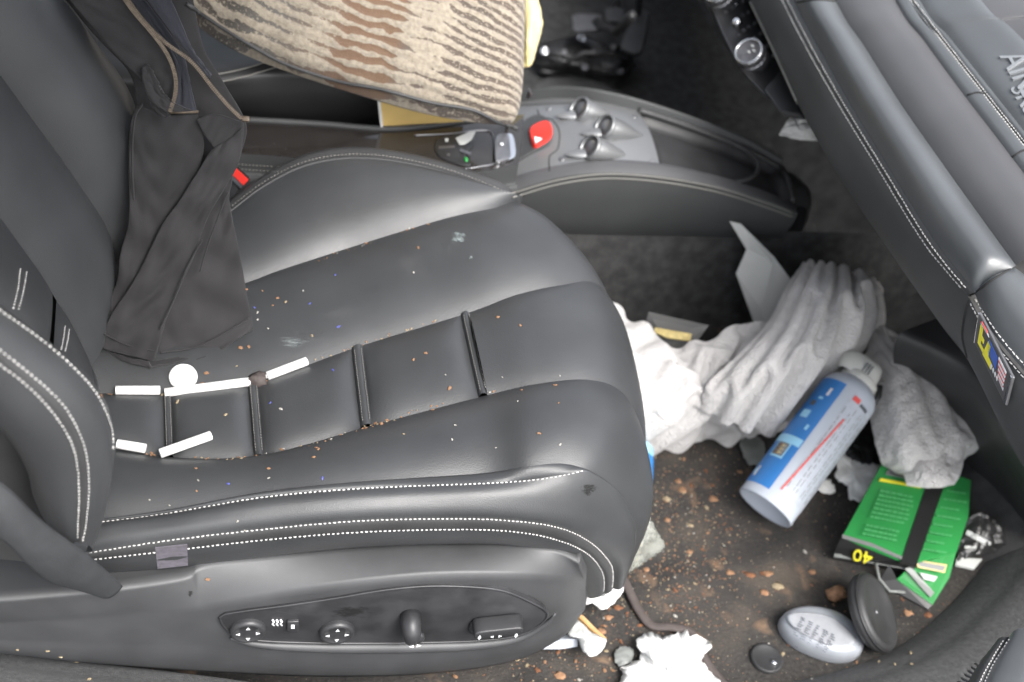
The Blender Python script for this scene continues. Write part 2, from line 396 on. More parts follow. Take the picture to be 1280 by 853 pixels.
def blob_pts(c, r, sc, seed, rough=.35, nseg=6, nring=4, rot=None):
    V = [Vector((0,0,1))]; F = []
    for i in range(1, nring):
        th = math.pi*i/nring
        for j in range(nseg):
            ph = 2*math.pi*j/nseg; V.append(Vector((math.sin(th)*math.cos(ph), math.sin(th)*math.sin(ph), math.cos(th))))
    V.append(Vector((0,0,-1))); m = nseg
    for j in range(m): F.append((0, 1+j, 1+(j+1) % m))
    for i in range(nring-2):
        for j in range(m): a = 1+i*m+j; b = 1+i*m+(j+1) % m; F.append((a, a+m, b+m, b))
    e = len(V)-1; b0 = 1+(nring-2)*m
    for j in range(m): F.append((b0+j, e, b0+(j+1) % m))
    out = []
    for v in V:
        k = 1+rough*noise.noise(v*1.7+Vector((seed*3.1, seed*1.3, 0)))*1.6
        q = Vector((v.x*sc[0], v.y*sc[1], v.z*sc[2]))*(r*k)
        if rot: q = rot @ q
        out.append(Vector(c)+q)
    return out, F
_txt = {}
def text_geo(s):
    if s not in _txt:
        cu = bpy.data.curves.new('t', 'FONT'); cu.body = s; cu.size = 1; cu.resolution_u = 3; cu.extrude = .02
        o = bpy.data.objects.new('t', cu); COL.objects.link(o)
        dg = bpy.context.evaluated_depsgraph_get(); me = bpy.data.meshes.new_from_object(o.evaluated_get(dg))
        _txt[s] = ([v.co.copy() for v in me.vertices], [tuple(p.vertices) for p in me.polygons])
        bpy.data.objects.remove(o); bpy.data.curves.remove(cu); bpy.data.meshes.remove(me)
    return _txt[s]
def text_mb(mb, s, o, ux, uy, thick=.0004, k=0):
    V, F = text_geo(s); n = ux.cross(uy).normalized()
    return mb.add([o+ux*v.x+uy*v.y+n*(v.z/.02*thick+thick) for v in V], F, k)
def crumple(rows, nu, nv, su=1.35, sv=1.25, seed=1, iters=220, bend=.25, hold=.012, amp=.004, wl=5., floor=.003, relief=1.):
    """a sheet wider than the base surface it is laid on, so that it buckles into folds of its own (position based cloth)"""
    G = panel_grid([pts3(r) if not isinstance(r[0], Vector) else r for r in rows], nu, nv)
    B = np.array([[tuple(p) for p in r] for r in G]); n = np.cross(np.gradient(B, axis=0), np.gradient(B, axis=1))
    n /= np.linalg.norm(n, axis=2, keepdims=True)+1e-9
    s = np.sign((n*(np.array(tuple(CAM))-B)).sum(2, keepdims=True)); n *= s
    X = B.copy()
    for i in range(nu):
        for j in range(nv):
            p = Vector((B[i, j, 0]*wl*4, B[i, j, 1]*wl*4, B[i, j, 2]*wl*4+seed*5.7))
            X[i, j] += n[i, j]*(amp*2.4*noise.noise(p)+amp*.5*noise.noise(p*2.3))
            X[i, j, 0] += amp*.8*noise.noise(p+Vector((9, 0, 0))); X[i, j, 1] += amp*.8*noise.noise(p+Vector((0, 9, 0)))
    def L(A, di, dj):
        a = A[:nu-di, :nv-dj] if dj >= 0 else A[:nu-di, -dj:]; b = A[di:, dj:] if dj >= 0 else A[di:, :nv+dj]; return a, b
    cons = []
    for di, dj, k, st in ((1,0,1.,su),(0,1,1.,sv),(1,1,.5,(su+sv)/2),(1,-1,.5,(su+sv)/2),(2,0,bend,su),(0,2,bend,sv),(3,0,bend*.8,su*.99),(0,3,bend*.8,sv*.99),(4,0,bend*.5,su*.96),(0,4,bend*.5,sv*.96)):
        a, b = L(B, di, dj); cons.append((di, dj, k, np.linalg.norm(b-a, axis=2)*st))
    V = np.zeros_like(X)
    for it in range(iters):
        st_ = min(1., .25+it/(iters*.5)); Xo = X.copy(); X = X+V*.85
        X[..., 2] -= .00006
        for sub_ in range(3):
            for di, dj, k, r0 in cons:
                a, b = L(X, di, dj); d = b-a; ln = np.linalg.norm(d, axis=2)+1e-9; tgt = r0/ (1 if st_ >= 1 else 1+(1-st_)*.2)
                c = d*(((ln-tgt)/ln)*.32*k)[..., None]
                a += c; b -= c
            D = X-B; X -= D*hold
            D = ((X-B)*n).sum(2, keepdims=True); X -= n*np.clip(D-.030*relief, 0, 1)*.4; X -= n*np.clip(D+.016*relief, -1, 0)*.4
            X[..., 2] = np.maximum(X[..., 2], floor)
        V = X-Xo
    for q in range(1):
        Y = X.copy(); Y[1:-1, 1:-1] = X[1:-1, 1:-1]*.6+.1*(X[2:, 1:-1]+X[:-2, 1:-1]+X[1:-1, 2:]+X[1:-1, :-2]); X = Y
    return [[Vector(X[i, j]) for j in range(nv)] for i in range(nu)]
#PART2
# ================================================================ PASSENGER SEAT
seat = thing('passenger_seat', 'black leather passenger seat with white double stitching and power switches on its side', 'car seat', (.12, .02, .05))
R_ = {}
R_['r0'] = [(60,725,'y',-.185),(112,722,'y',-.190),(217,713,'y',-.192),(330,697,'y',-.192),(455,684,'y',-.192),(590,680,'y',-.192),(648,684,'y',-.188),(688,698,'y',-.178),(708,713,'y',-.170),(718,728,'y',-.165),(725,738,'y',-.162),(735,747,'y',-.16)]
R_['s2'] = [(60,706,'y',-.198),(110,699,'y',-.205),(217,687,'y',-.208),(330,674,'y',-.208),(455,664,'y',-.208),(590,661,'y',-.206),(660,666,'y',-.204),(706,677,'y',-.199),(736,692,'y',-.191),(752,711,'y',-.180),(756,726,'y',-.173),(755,742,'y',-.167)]
R_['s1'] = [(60,697,'y',-.198),(110,690,'y',-.206),(217,674,'y',-.209),(330,661,'y',-.209),(455,650,'y',-.209),(590,648,'y',-.207),(665,653,'y',-.205),(708,662,'y',-.200),(741,679,'y',-.192),(762,701,'y',-.180),(767,717,'y',-.172),(766,736,'y',-.165)]
R_['s3'] = [(60,661,'y',-.178),(125,653,'y',-.182),(217,641,'y',-.184),(330,621,'y',-.184),(455,610,'y',-.184),(600,604,'y',-.183),(660,600,'y',-.182),(702,594,'y',-.18),(738,592,'y',-.178),(777,624,'y',-.174),(794,668,'y',-.166),(778,722,'y',-.155)]
R_['s4'] = [(60,657,'y',-.176),(125,649,'y',-.179),(217,636,'y',-.180),(330,615,'y',-.178),(455,602,'y',-.175),(600,592,'y',-.168),(660,583,'z',.372),(706,580,'z',.370),(740,592,'y',-.174),(778,623,'y',-.170),(795,666,'y',-.162),(780,722,'y',-.150)]
R_['L'] = [(60,556,'z',.318),(130,560,'z',.318),(217,572,'z',.318),(330,571,'z',.322),(462,533,'z',.334),(606,495,'z',.355),(672,480,'z',.367),(736,475,'z',.370),(777,490,'z',.352),(799,532,'z',.315),(804,600,'z',.255),('o',-.01,0,-.10)]
R_['U'] = [(60,488,'z',.318),(130,492,'z',.318),(214,491,'z',.318),(322,477,'z',.322),(450,433,'z',.334),(583,392,'z',.355),(645,369,'z',.367),(700,357,'z',.370),(744,354,'z',.358),(768,390,'z',.325),('o',.004,0,-.06),('o',-.01,0,-.12)]
R_['V'] = [(130,410,'z',.325),(220,375,'z',.325),(300,356,'z',.328),(350,338,'z',.334),(430,312,'z',.345),(520,284,'z',.365),(570,270,'z',.375),(615,261,'z',.378),(650,255,'z',.372),('o',.02,-.01,-.05),('o',.005,0,-.06),('o',-.01,0,-.12)]
R_['W'] = [(230,300,'z',.335),(262,285,'z',.34),(290,262,'z',.348),(330,232,'z',.365),(380,207,'z',.385),(440,197,'z',.395),(505,203,'z',.397),(575,221,'z',.392),(643,249,'z',.378),('o',.022,-.004,-.05),('o',.005,0,-.06),('o',-.01,0,-.12)]
RR = {k: pts3(v) for k, v in R_.items()}
RR['X'] = [p+Vector((0, .024, .002)) for p in RR['W']]
RR['Y'] = [p+Vector((0, .040, -.03)) for p in RR['W']]
RR['Z'] = [p+Vector((0, .042, -.20)) for p in RR['W']]
def seatpanel(name, rows, nu, nv, m='leather', label=None, **kw):
    G = solid(panel_grid([RR[r] if isinstance(r, str) else r for r in rows], nu, nv, **kw)); o = gridobj(name, G, m, seat)
    if label: o['label'] = label
    return o, G
seatpanel('cushion_skirt', ['r0','s2'], 80, 8, puff=.003)
seatpanel('cushion_piping', ['s2','s1'], 80, 9, puff=.0025, m='leather_dull')
seatpanel('cushion_side', ['s1','s3'], 90, 14, puff=.008)
seatpanel('cushion_bolster', ['s3','s4'], 90, 8, puff=.002)
seatpanel('thigh_panel', ['s4','L'], 100, 26, puff=.014, sharp=2.4, label='cushion strip nearest the side switches, scuffed at its front corner')
cross = [1.95, 2.95, 3.97, 4.98]; hw = .052
edges = [0]+cross+[11]
for i in range(5):
    a = edges[i]+(hw if i else 0); b = edges[i+1]-(hw if i < 4 else 0)
    G = solid(panel_grid([RR['L'], RR['U']], 30 if i < 4 else 60, 26, puff=.011, sharp=3.2, upuff=5 if i < 4 else None, u0=a, u1=b)); gridobj('insert_panel', G, 'leather', seat)
for c in cross:                                # rib between two stitched seams
    G = solid(panel_grid([RR['L'], RR['U']], 9, 20, puff=0, u0=c-hw, u1=c+hw))
    ci = len(G)//2; n0 = (G[8][5]-G[0][5]).cross(G[4][6]-G[4][5]).normalized()
    if n0.z < 0: n0 = -n0
    G = [[p+n0*(.0050*(1-abs(i/4-1)**3)-.0002) for p in r] for i, r in enumerate(G)]
    rb = gridobj('seam_rib', G, 'leather', seat)
seatpanel('thigh_panel', ['U','V'], 100, 26, puff=.014, sharp=2.6, label='cushion strip on the console side with white smears')
seatpanel('outer_bolster', ['V','W'], 90, 26, puff=.011, sharp=2.6)
seatpanel('outer_bolster_edge', ['W','X','Y','Z'], 80, 20, puff=.004, m='leather_dull')
# inner foam under the seams so that no gap shows
core = MB()
under = [[RR[k][i]+Vector((-.004, 0, -.012)) for k in ('s1','L','U','V','Y')] for i in range(12)]
core.add([p for r in under for p in r], grid_faces(12, 5)); core.build('foam_core', 'groove', seat)
# ---- backrest
bk = {
 'N0': [(122,560,'y',-.15),(112,520,'y',-.15),(60,450,'y',-.155),(0,400,'y',-.16),(-70,345,'y',-.165)],
 'N1': [(112,462,'y',.005),(98,432,'y',.005),(66,368,'y',.0),(0,272,'y',-.005),(-90,150,'y',-.01)],
 'N2': [(142,330,'y',.115),(136,290,'y',.115),(95,225,'y',.11),(30,135,'y',.105),(-60,10,'y',.10)],
 'N3': [(172,330,'y',.195),(172,230,'y',.20),(168,130,'y',.205),(110,40,'y',.21),(55,-30,'y',.215)],
}
BK = {k: pts3(v) for k, v in bk.items()}
BK['N4'] = [p+Vector((-.05, .035, 0)) for p in BK['N3']]
BK['N5'] = [p+Vector((-.16, .045, 0)) for p in BK['N3']]
def backpanel(name, rows, nu, nv, m='leather', **kw):
    G = solid(panel_grid([BK[r] if isinstance(r, str) else r for r in rows], nu, nv, **kw)); return gridobj(name, G, m, seat), G
gridobj('backrest_core', solid(panel_grid([[p+Vector((-.012,.0,0)) for p in curve(BK[k], 8)] for k in ('N0','N1','N2','N3')], 20, 20)), 'groove', seat)
backpanel('backrest_panel', ['N1','N2'], 50, 20, puff=.012, sharp=2.6)
backpanel('backrest_bolster', ['N2','N3'], 50, 24, puff=.022, sharp=2.2)
backpanel('backrest_side', ['N3','N4','N5'], 40, 14, puff=.0, m='leather_dull')
for a, b in ((0, .62), (.70, 1.9), (2.0, 4)):
    G = solid(panel_grid([BK['N0'], BK['N1']], 26, 14, puff=.008, upuff=10, sharp=4, u0=a, u1=b)); gridobj('backrest_insert', G, 'leather', seat)
# near bolster of the backrest
bb = {
 'B0': [(95,684,'y',-.235),(60,655,'y',-.240),(42,622,'y',-.245),(34,590,'y',-.25),(8,545,'y',-.255),(-60,488,'y',-.26)],
 'B3': [(97,678,'y',-.262),(98,630,'y',-.270),(96,580,'y',-.272),(70,522,'y',-.274),(0,453,'y',-.276),(-70,400,'y',-.278)],
 'B2': [(104,678,'y',-.260),(109,630,'y',-.268),(108,572,'y',-.270),(80,508,'y',-.271),(0,437,'y',-.272),(-70,386,'y',-.274)],
 'B1': [(108,690,'y',-.235),(128,642,'y',-.235),(141,560,'y',-.235),(112,478,'y',-.235),(0,384,'y',-.235),(-70,335,'y',-.235)],
}
BB = {k: pts3(v) for k, v in bb.items()}
BB['BA'] = [p+Vector((0, .03, -.030)) for p in BB['B1']]
BB['B9'] = [p+Vector((-.03, .10, -.13)) for p in BB['B1']]
def bolst(name, rows, nu, nv, m='leather', **kw):
    G = solid(panel_grid([BB[r] for r in rows], nu, nv, **kw)); return gridobj(name, G, m, seat), G
bolst('backrest_side_bolster', ['B0','B3'], 50, 18, puff=.010, sharp=2.4)
bolst('bolster_piping', ['B3','B2'], 60, 7, puff=.002, m='leather_dull')
bolst('backrest_side_bolster', ['B2','B1'], 60, 16, puff=.007, sharp=2.4)
bolst('bolster_inner_face', ['B1','BA','B9'], 60, 16, puff=.003)
# outer shell behind the bolster
sh = [pts3([(-80,470,'y',-.20),(0,515,'y',-.20),(30,560,'y',-.195),(48,620,'y',-.19),(100,690,'y',-.185)]), pts3([(-80,700,'y',-.205),(-20,700,'y',-.205),(10,700,'y',-.205),(50,705,'y',-.2),(105,712,'y',-.19)])]
gridobj('backrest_shell', solid(panel_grid(sh, 20, 8)), 'leather_dull', seat)
# ---- plastic side cover
tr = {
 't0': [(-70,752,'z',.262),(0,750,'z',.262),(80,743,'z',.262),(150,736,'z',.262),(232,722,'z',.262),(262,705,'z',.264),(400,690,'z',.265),(530,680,'z',.265),(632,682,'z',.264),(692,688,'z',.260),(724,704,'z',.250)],
 't1': [(-70,782,'y',-.224),(0,779,'y',-.224),(80,775,'y',-.224),(150,769,'y',-.224),(232,762,'y',-.224),(270,757,'y',-.224),(400,734,'y',-.224),(530,719,'y',-.224),(640,718,'y',-.221),(700,722,'y',-.212),(732,724,'y',-.194)],
 't2': [(-70,800,'y',-.222),(0,801,'y',-.222),(80,804,'y',-.222),(150,807,'y',-.222),(232,809,'y',-.222),(290,811,'y',-.222),(400,813,'y',-.222),(530,813,'y',-.222),(640,801,'y',-.219),(700,780,'y',-.208),(731,752,'y',-.190)],
 't3': [(-70,812,'y',-.215),(0,817,'y',-.215),(80,826,'y',-.215),(150,832,'y',-.215),(232,838,'y',-.215),(300,842,'y',-.215),(400,846,'y',-.215),(530,843,'y',-.215),(640,827,'y',-.212),(704,796,'y',-.20),(727,766,'y',-.186)],
}
TR = {k: pts3(v) for k, v in tr.items()}
TR['tm'] = [p+Vector((0, .075, -.022)) for p in TR['t0']]
TR['t4'] = [p+Vector((0, .05, -.004)) for p in TR['t3']]
def trim(rows, **kw): return panel_grid([TR[r] for r in rows], 110, kw.pop('nv', 10), **kw)
G1 = trim(['tm','t0'], nv=6); G2 = trim(['t0','t1'], puff=.002, sharp=2); G3 = trim(['t1','t2'], nv=12); G4 = trim(['t2','t3'], puff=.003, sharp=2); G5 = trim(['t3','t4'], nv=4)
full = [a[:-1]+b[:-1]+c[:-1]+d[:-1]+e for a, b, c, d, e in zip(G1, G2, G3, G4, G5)]
# front end closes round the tip
last = full[-1]; cap1 = [p+Vector((.006, .018, 0)) for p in last]; cap2 = [p+Vector((-.01, .07, 0)) for p in last]
full += [cap1, cap2]
gridobj('side_cover', solid(full), 'plastic', seat)
# recessed switch panel: outline traced on the vertical face of the cover
yp = -.2262
pl = [(275,772),(300,765),(360,757),(420,748),(480,738),(535,733),(590,734),(630,739),(662,752),(684,766),(676,780),(650,794),(600,801),(500,804),(400,804),(325,801),(292,794)]
po = curve([P(a, b, y=yp) for a, b in pl], 90, closed=True)
mb = MB(); prism(mb, po, (0, .008, 0)); pan = mb.build('switch_panel', 'panel', seat, bev=.001); SOLIDS.append(([tuple(p) for p in po], [tuple(range(len(po)))]))
mb = MB(); tube_mb(mb, po+[po[0]], .0015, n=8, cap=False); mb.build('panel_rim', 'panel', seat)
# light ledge under the panel
lg = [(288,798),(330,806),(420,809),(520,808),(600,805),(650,797),(682,780),(694,767)]
mb = MB(); tube_mb(mb, curve([P(a, b, y=-.225) for a, b in lg], 60), lambda t: .0015+.0058*math.sin(math.pi*min(1, t*1.02))**.6, n=10); mb.build('panel_ledge', 'plastic', seat)
bake()
def on_panel(px, py, out=.0): return P(px, py, y=yp-out)
def tri(mb, c, d, s, y):
    ux = Vector((1,0,0)); uz = Vector((0,0,1)); dx = {'r': (ux, uz), 'l': (-ux, uz), 'u': (uz, ux), 'd': (-uz, ux)}[d]
    return prism(mb, [c+dx[0]*s, c-dx[0]*s*.6+dx[1]*s*.8, c-dx[0]*s*.6-dx[1]*s*.8], (0, .0006, 0))
for (px, py) in ((310,786),(421,788)):
    c = on_panel(px, py); A = frame((0,-1,0)); mb = MB()
    lathe_mb(mb, c+Vector((0,.002,0)), (0,-1,0), [(.0185,0),(.0185,.005),(.0175,.0075),(.0155,.009),(.0135,.0085),(.0125,.0075),(.004,.0078),(.0005,.008)], n=36)
    kb = mb.build('seat_control_knob', 'knob', seat); kb['label'] = 'round four-way seat control knob'
    mb = MB(); y = Vector((0,-.0064,0))
    for d, dx, dz in (('l',-.0095,0),('r',.0095,0),('u',0,.0095),('d',0,-.0095)): tri(mb, c+y+Vector((dx,-.0004,dz)), d, .0026, 0)
    mb.build('arrow_mark', 'mark', kb, smooth=False)
mb = MB()
c = on_panel(366,780); V = [c+Vector((a*.006, -b, d*.0095)) for a, d in ((-1,-1),(1,-1),(1,1),(-1,1)) for b in (0,)]
prism(mb, [v+Vector((0,-.004,0)) for v in V], (0,.005,0)); hs = mb.build('heater_switch', 'knob', seat, bev=.0012)
mb = MB(); prism(mb, [on_panel(366+a, 784+b, .0046) for a, b in ((-2.2,-2.2),(2.2,-2.2),(2.2,2.2),(-2.2,2.2))], (0,.0005,0)); mb.build('switch_mark', 'mark', hs, smooth=False)
mb = MB()
for k in range(3):
    x0 = 341.5+k*5
    path = [on_panel(x0+(1.0 if j % 2 else -1.0), 775+j*2.4, .0012) for j in range(4)]
    tube_mb(mb, path, .0011, n=6)
mb.build('heater_symbol', 'mark', seat)
# recline knob
c = on_panel(513,773); mb = MB(); tube_mb(mb, [c+Vector((-.001,.002,.006)), c+Vector((-.001,-.012,.006)), c+Vector((-.001,-.018,.003)), c+Vector((0,-.0195,-.003)), c+Vector((.001,-.017,-.010)), c+Vector((.003,-.010,-.017)), c+Vector((.005,-.003,-.021))], lambda t: .0112-.0035*t, n=20)
rk = mb.build('recline_knob', 'knob', seat)
mb = MB(); tri(mb, c+Vector((.0,-.0270,-.0120)), 'l', .003, 0); tri(mb, c+Vector((.007,-.0265,-.0120)), 'r', .003, 0); mb.build('arrow_mark', 'mark', rk, smooth=False)
mb = MB(); lathe_mb(mb, on_panel(522,796,.001), (0,-1,.2), [(.0075,0),(.0075,.003),(.005,.0045),(.0003,.005)], n=20); mb.build('knob_button', 'knob', seat)
# wide slide switch
c = on_panel(618,779); mb = MB()
prism(mb, curve([c+Vector((a, -.006, b-.002)) for a, b in ((-.024,-.011),(.0,-.010),(.026,-.008),(.029,.004),(.026,.0165),(0,.015),(-.024,.012),(-.028,.000))], 30, closed=True), (0,.006,0))
prism(mb, curve([c+Vector((a, -.020, b+.003)) for a, b in ((-.023,-.001),(0,.001),(.024,.003),(.0265,.008),(.024,.0155),(0,.014),(-.023,.011),(-.026,.005))], 30, closed=True), (0,.019,0))
ss = mb.build('seat_slide_switch', 'knob', seat, bev=.0018)
mb = MB()
for a, d in ((-.020,'u'),(.020,'u'),(-.006,'l'),(.002,'r')): tri(mb, c+Vector((a,-.0205,.0075 if d == 'u' else .0055)), d, .0022, 0)
for a in (-.020,.020): tri(mb, c+Vector((a,-.0205,.0035)), 'd', .0022, 0)
mb.build('arrow_mark', 'mark', ss, smooth=False)
# stitching, thread by thread
for pth in ([(126,653),(217,641),(330,622),(455,611),(600,605),(660,601),(702,595),(728,589)],
            [(112,691),(217,675),(330,662),(455,651),(590,649),(665,654),(708,663),(740,680),(761,702),(766,717),(765,734)],
            [(112,700),(217,688),(330,675),(455,665),(590,662),(660,667),(705,678),(735,693),(751,712),(755,727),(754,740)]):
    stitches(pth, seat)
mb = MB(); tube_mb(mb, [p+Vector((0,-.0022,.0006)) for p in curve(RR['W'][:9], 70)], .0018, n=8); mb.build('seam_piping', 'leather_dull', seat)
stitches([(i, j-4) for i, j in [(290,262),(330,232),(380,207),(440,197),(505,203),(575,221),(643,249)]], seat, m='thread_dull', w=.0006)
stitches([(-2,455),(34,482),(68,518),(92,560),(99,610),(97,672)], seat)
stitches([(-2,437),(40,470),(78,506),(103,551),(111,600),(108,650),(103,676)], seat)
stitches([(-2,387),(50,424),(92,460),(122,495),(139,535),(141,560)], seat)
stitches([(84,-2),(108,17),(134,41),(150,58)], seat, w=.0009)
stitches([(25,336),(22,362),(16,386)], seat, w=.0009); stitches([(33,340),(29,364),(22,390)], seat, w=.0009)
stitches([(81,408),(79,424),(76,438)], seat, w=.0009); stitches([(86,412),(84,427),(81,440)], seat, w=.0009)
for c in cross:
    for q in (-hw, hw):
        cc = c+q*.62; pp = []
        for j in range(1, 20):
            w_ = spl([RR['L'], RR['U']][0], cc).lerp(spl(RR['U'], cc), j/20); l = drop(w_.x, w_.y)
            if l: pp.append((w_+Vector((0,0,.0048)), Vector((0,0,1))))
        stitches(None, seat, m='thread_dull', pts=pp, w=.0008, ln=.0028, pitch=.0038)
mb = MB(); prism(mb, [hit(a, b)[0]+Vector((0,-.0012,0)) for a, b in ((194,684),(234,680),(235,706),(197,710))], (0,.001,0)); tg = mb.build('care_label', 'tag', seat, smooth=False); tg['label'] = 'faded grey label sewn under the cushion seam'
# smears and scuffs on the leather
def smear_mat(name, col, strength, scale, seed, streak=(1,1)):
    m = bpy.data.materials.new(name); m.use_nodes = True; n = m.node_tree.nodes; L = m.node_tree.links; b = n['Principled BSDF']
    b.inputs['Base Color'].default_value = (*col, 1); b.inputs['Roughness'].default_value = .6
    uv = n.new('ShaderNodeUVMap'); mp = n.new('ShaderNodeMapping'); mp.inputs['Scale'].default_value = (scale*streak[0], scale*streak[1], 1); mp.inputs['Location'].default_value = (seed, seed*.7, seed*.3); L.new(uv.outputs[0], mp.inputs[0])
    t = n.new('ShaderNodeTexNoise'); t.inputs['Scale'].default_value = 1; t.inputs['Detail'].default_value = 7; t.inputs['Roughness'].default_value = .7; L.new(mp.outputs[0], t.inputs['Vector'])
    ds = n.new('ShaderNodeVectorMath'); ds.operation = 'DISTANCE'; ds.inputs[1].default_value = (.5,.5,0); L.new(uv.outputs[0], ds.inputs[0])
    r = n.new('ShaderNodeMapRange'); r.inputs['From Min'].default_value = .5; r.inputs['From Max'].default_value = 0; r.inputs['To Min'].default_value = -.38; r.inputs['To Max'].default_value = .16; L.new(ds.outputs['Value'], r.inputs['Value'])
    a = n.new('ShaderNodeMath'); L.new(t.outputs['Fac'], a.inputs[0]); L.new(r.outputs[0], a.inputs[1])
    q = n.new('ShaderNodeMapRange'); q.inputs['From Min'].default_value = .46; q.inputs['From Max'].default_value = .66; q.inputs['To Max'].default_value = strength; L.new(a.outputs[0], q.inputs['Value']); L.new(q.outputs[0], b.inputs['Alpha'])
    bp = n.new('ShaderNodeBump'); bp.inputs['Strength'].default_value = .3; bp.inputs['Distance'].default_value = .001; L.new(t.outputs['Fac'], bp.inputs['Height']); L.new(bp.outputs[0], b.inputs['Normal'])
    M[name] = m
smear_mat('white_smear_mat', (.30,.35,.35), .6, 7, 3); smear_mat('white_rub_mat', (.26,.29,.29), .5, 6, 5, (.5,2.2)); smear_mat('dark_scuff_mat', (.008,.008,.008), .9, 6, 8)
smear_mat('dust_mat', (.16,.16,.16), .12, 4, 11); smear_mat('dark_dust_mat', (.010,.010,.010), .6, 5, 15)
def smear(cx, cy, rx, ry, m, name, label, rot=0.):
    n = 14; V = []; uv = []
    for i in range(n+1):
        for j in range(n+1):
            a, b = (2*i/n-1)*rx, (2*j/n-1)*ry; px, py = cx+a*math.cos(rot)-b*math.sin(rot), cy+a*math.sin(rot)+b*math.cos(rot); l, nn = hit(px, py); V.append(l+nn*.0005); uv.append((i/n, j/n))
    o = link(name, V, grid_faces(n+1, n+1), m, seat, uvs=uv); o['label'] = label
smear(574,297,24,17,'white_smear_mat','white_smear','chalky white smear on the cushion near the front')
smear(589,322,6,5,'white_smear_mat','white_smear','small white spot below the chalky smear')
smear(364,428,42,15,'white_rub_mat','white_smear','white rubbed smear beside the jacket hem')
smear(736,612,26,17,'dark_scuff_mat','dark_scuff','dark scuff on the front corner of the cushion')
smear(238,742,10,9,'dark_scuff_mat','dark_scuff','dark scrape on the plastic side cover')
smear(440,765,70,22,'dark_dust_mat','dark_scuff','faint smudges on the switch panel')
smear(510,335,55,48,'dust_mat','dust_patch','faint dusty patch below the chalky smear'); smear(420,395,60,22,'dust_mat','dust_patch','faint dusty patch in the middle of the cushion', -.3)
smear(690,620,44,30,'dust_mat','dust_patch','faint dust on the front of the side bolster')
# ================================================================ FLOOR AND WALLS OF THE CABIN
def slab(name, xs, ys, z, m, n=2):
    G = [[Vector((xs[0]+(xs[1]-xs[0])*i/(n-1), ys[0]+(ys[1]-ys[0])*j/(n-1), z)) for j in range(n)] for i in range(n)]
    solid(G); return gridobj(name, G, m, smooth=False)
gp_ = link('ground', [(-30,-30,-.32),(30,-30,-.32),(30,30,-.32),(-30,30,-.32)], [(0,1,2,3)], 'asphalt', smooth=False); struct(gp_, 'grey pavement outside the car')
# roof over the cabin and the far door, which shade it; unseen, roof length set for the light
rf = [[Vector((x, y, 1.12+.05*math.sin(math.pi*(y+.45)/2.3)-.06*max(0, x)**2)) for y in (-.45, -.2, .2, .7, 1.2, 1.6, 1.85)] for x in (-1.3, -.9, -.5, -.1, .24)]
rfo = tag(gridobj('car_roof', panel_grid(rf, 20, 20), 'roof_lining', solid=.03), 'light grey lined roof panel above the seats', 'car roof')
fd = [[Vector((x, 1.80, z)) for z in (-.1, .3, .60)] for x in (-1.2, -.3, .6, 1.6)]
tag(gridobj('driver_door', panel_grid(fd, 12, 8), 'leather_far', solid=.05), 'dark trimmed driver door on the far side of the cabin', 'car door')
struct(slab('floor', (-1.2, 1.9), (-1.0, 1.9), 0, 'floor'), 'dirty passenger footwell floor with rust brown stains')
struct(slab('driver_floor', (-1.2, 1.9), (.60, 1.9), .004, 'carpet_dark'), 'dark carpet of the driver footwell')
# front wall of the footwell
G = panel_grid([[Vector((1.02, y, 0)), Vector((1.12, y, .10)), Vector((1.20, y, .35)), Vector((1.2, y, .62))] for y in (-.30, .2, .8, 1.9)], 14, 14)
struct(gridobj('footwell_wall', solid(G), 'void'), 'dark front wall of the footwell')
# transmission tunnel, carpeted side under the console
tun = [pts3([(430,292,'y',.445),(600,290,'y',.445),(700,285,'y',.445),(800,287,'y',.445),(915,288,'y',.445),('w',1.2,.46,.17)])]
tun.append([Vector((p.x, .435, .08)) for p in tun[0]]); tun.append([Vector((p.x, .42, 0)) for p in tun[0]])
struct(gridobj('tunnel_wall', solid(panel_grid(tun, 30, 10)), 'carpet_dark'), 'dark carpeted side of the centre tunnel')

# ================================================================ CENTRE CONSOLE
con = thing('center_console', 'centre console with silver switch bridge, red hazard button and empty tray at its front', 'car console', (.4, .5, .2))
c1 = pts3([(520,300,'y',.42),(600,256,'y',.42),(645,238,'y',.42),(700,222,'y',.42),(760,216,'y',.42),(830,221,'y',.42),(900,234,'y',.42),(960,252,'y',.42),(997,267,'y',.42)])
c2 = pts3([(520,280,'y',.437),(600,245,'y',.437),(645,227,'y',.437),(700,213,'y',.437),(760,206,'y',.437),(830,211,'y',.437),(900,226,'y',.437),(960,245,'y',.437),(995,262,'y',.437)])
c0 = [Vector((p.x, .443, min(p.z-.012, .170))) for p in c1]
G = panel_grid([c0, c1], 60, 10, puff=.006); gridobj('console_side', solid(G), 'dash_low', con)
zf = [p.z for p in c2]
far_px = [(560,136),(610,130),(655,127),(700,123),(745,127),(800,140),(870,163),(935,189),(976,212)]
c3 = [P(a, b, z=z+.006) for (a, b), z in zip(far_px, zf)]
c4 = [p+Vector((0,.006,-.005)) for p in c3]; c5 = [p+Vector((.0,-.01,-.30)) for p in c3]
gridobj('console_far_side', solid(panel_grid([c3, c4, c5], 40, 10)), 'dash_low', con)
c2b = [p+Vector((0,.012,.0)) for p in c2]
gridobj('console_shoulder', solid(panel_grid([c1, c2, c2b], 60, 10, puff=.002)), 'dash_dull', con)
def conpt(u, v, lift=0.):                     # point on the top of the console: u along, v across
    return spl(c2b, u).lerp(spl(c3, u), v)+Vector((0, 0, lift+.010*math.sin(math.pi*v)))
def u_of(px, py):
    best = None
    for i in range(161):
        for j in range(41):
            u = i/20; p = conpt(u, j/40); c = RW.transposed() @ (p-CAM); x = 640-FPX*c.x/c.z; y = 426.5+FPX*c.y/c.z; d = (x-px)**2+(y-py)**2
            if best is None or d < best[0]: best = (d, u, j/40)
    return best[1:]
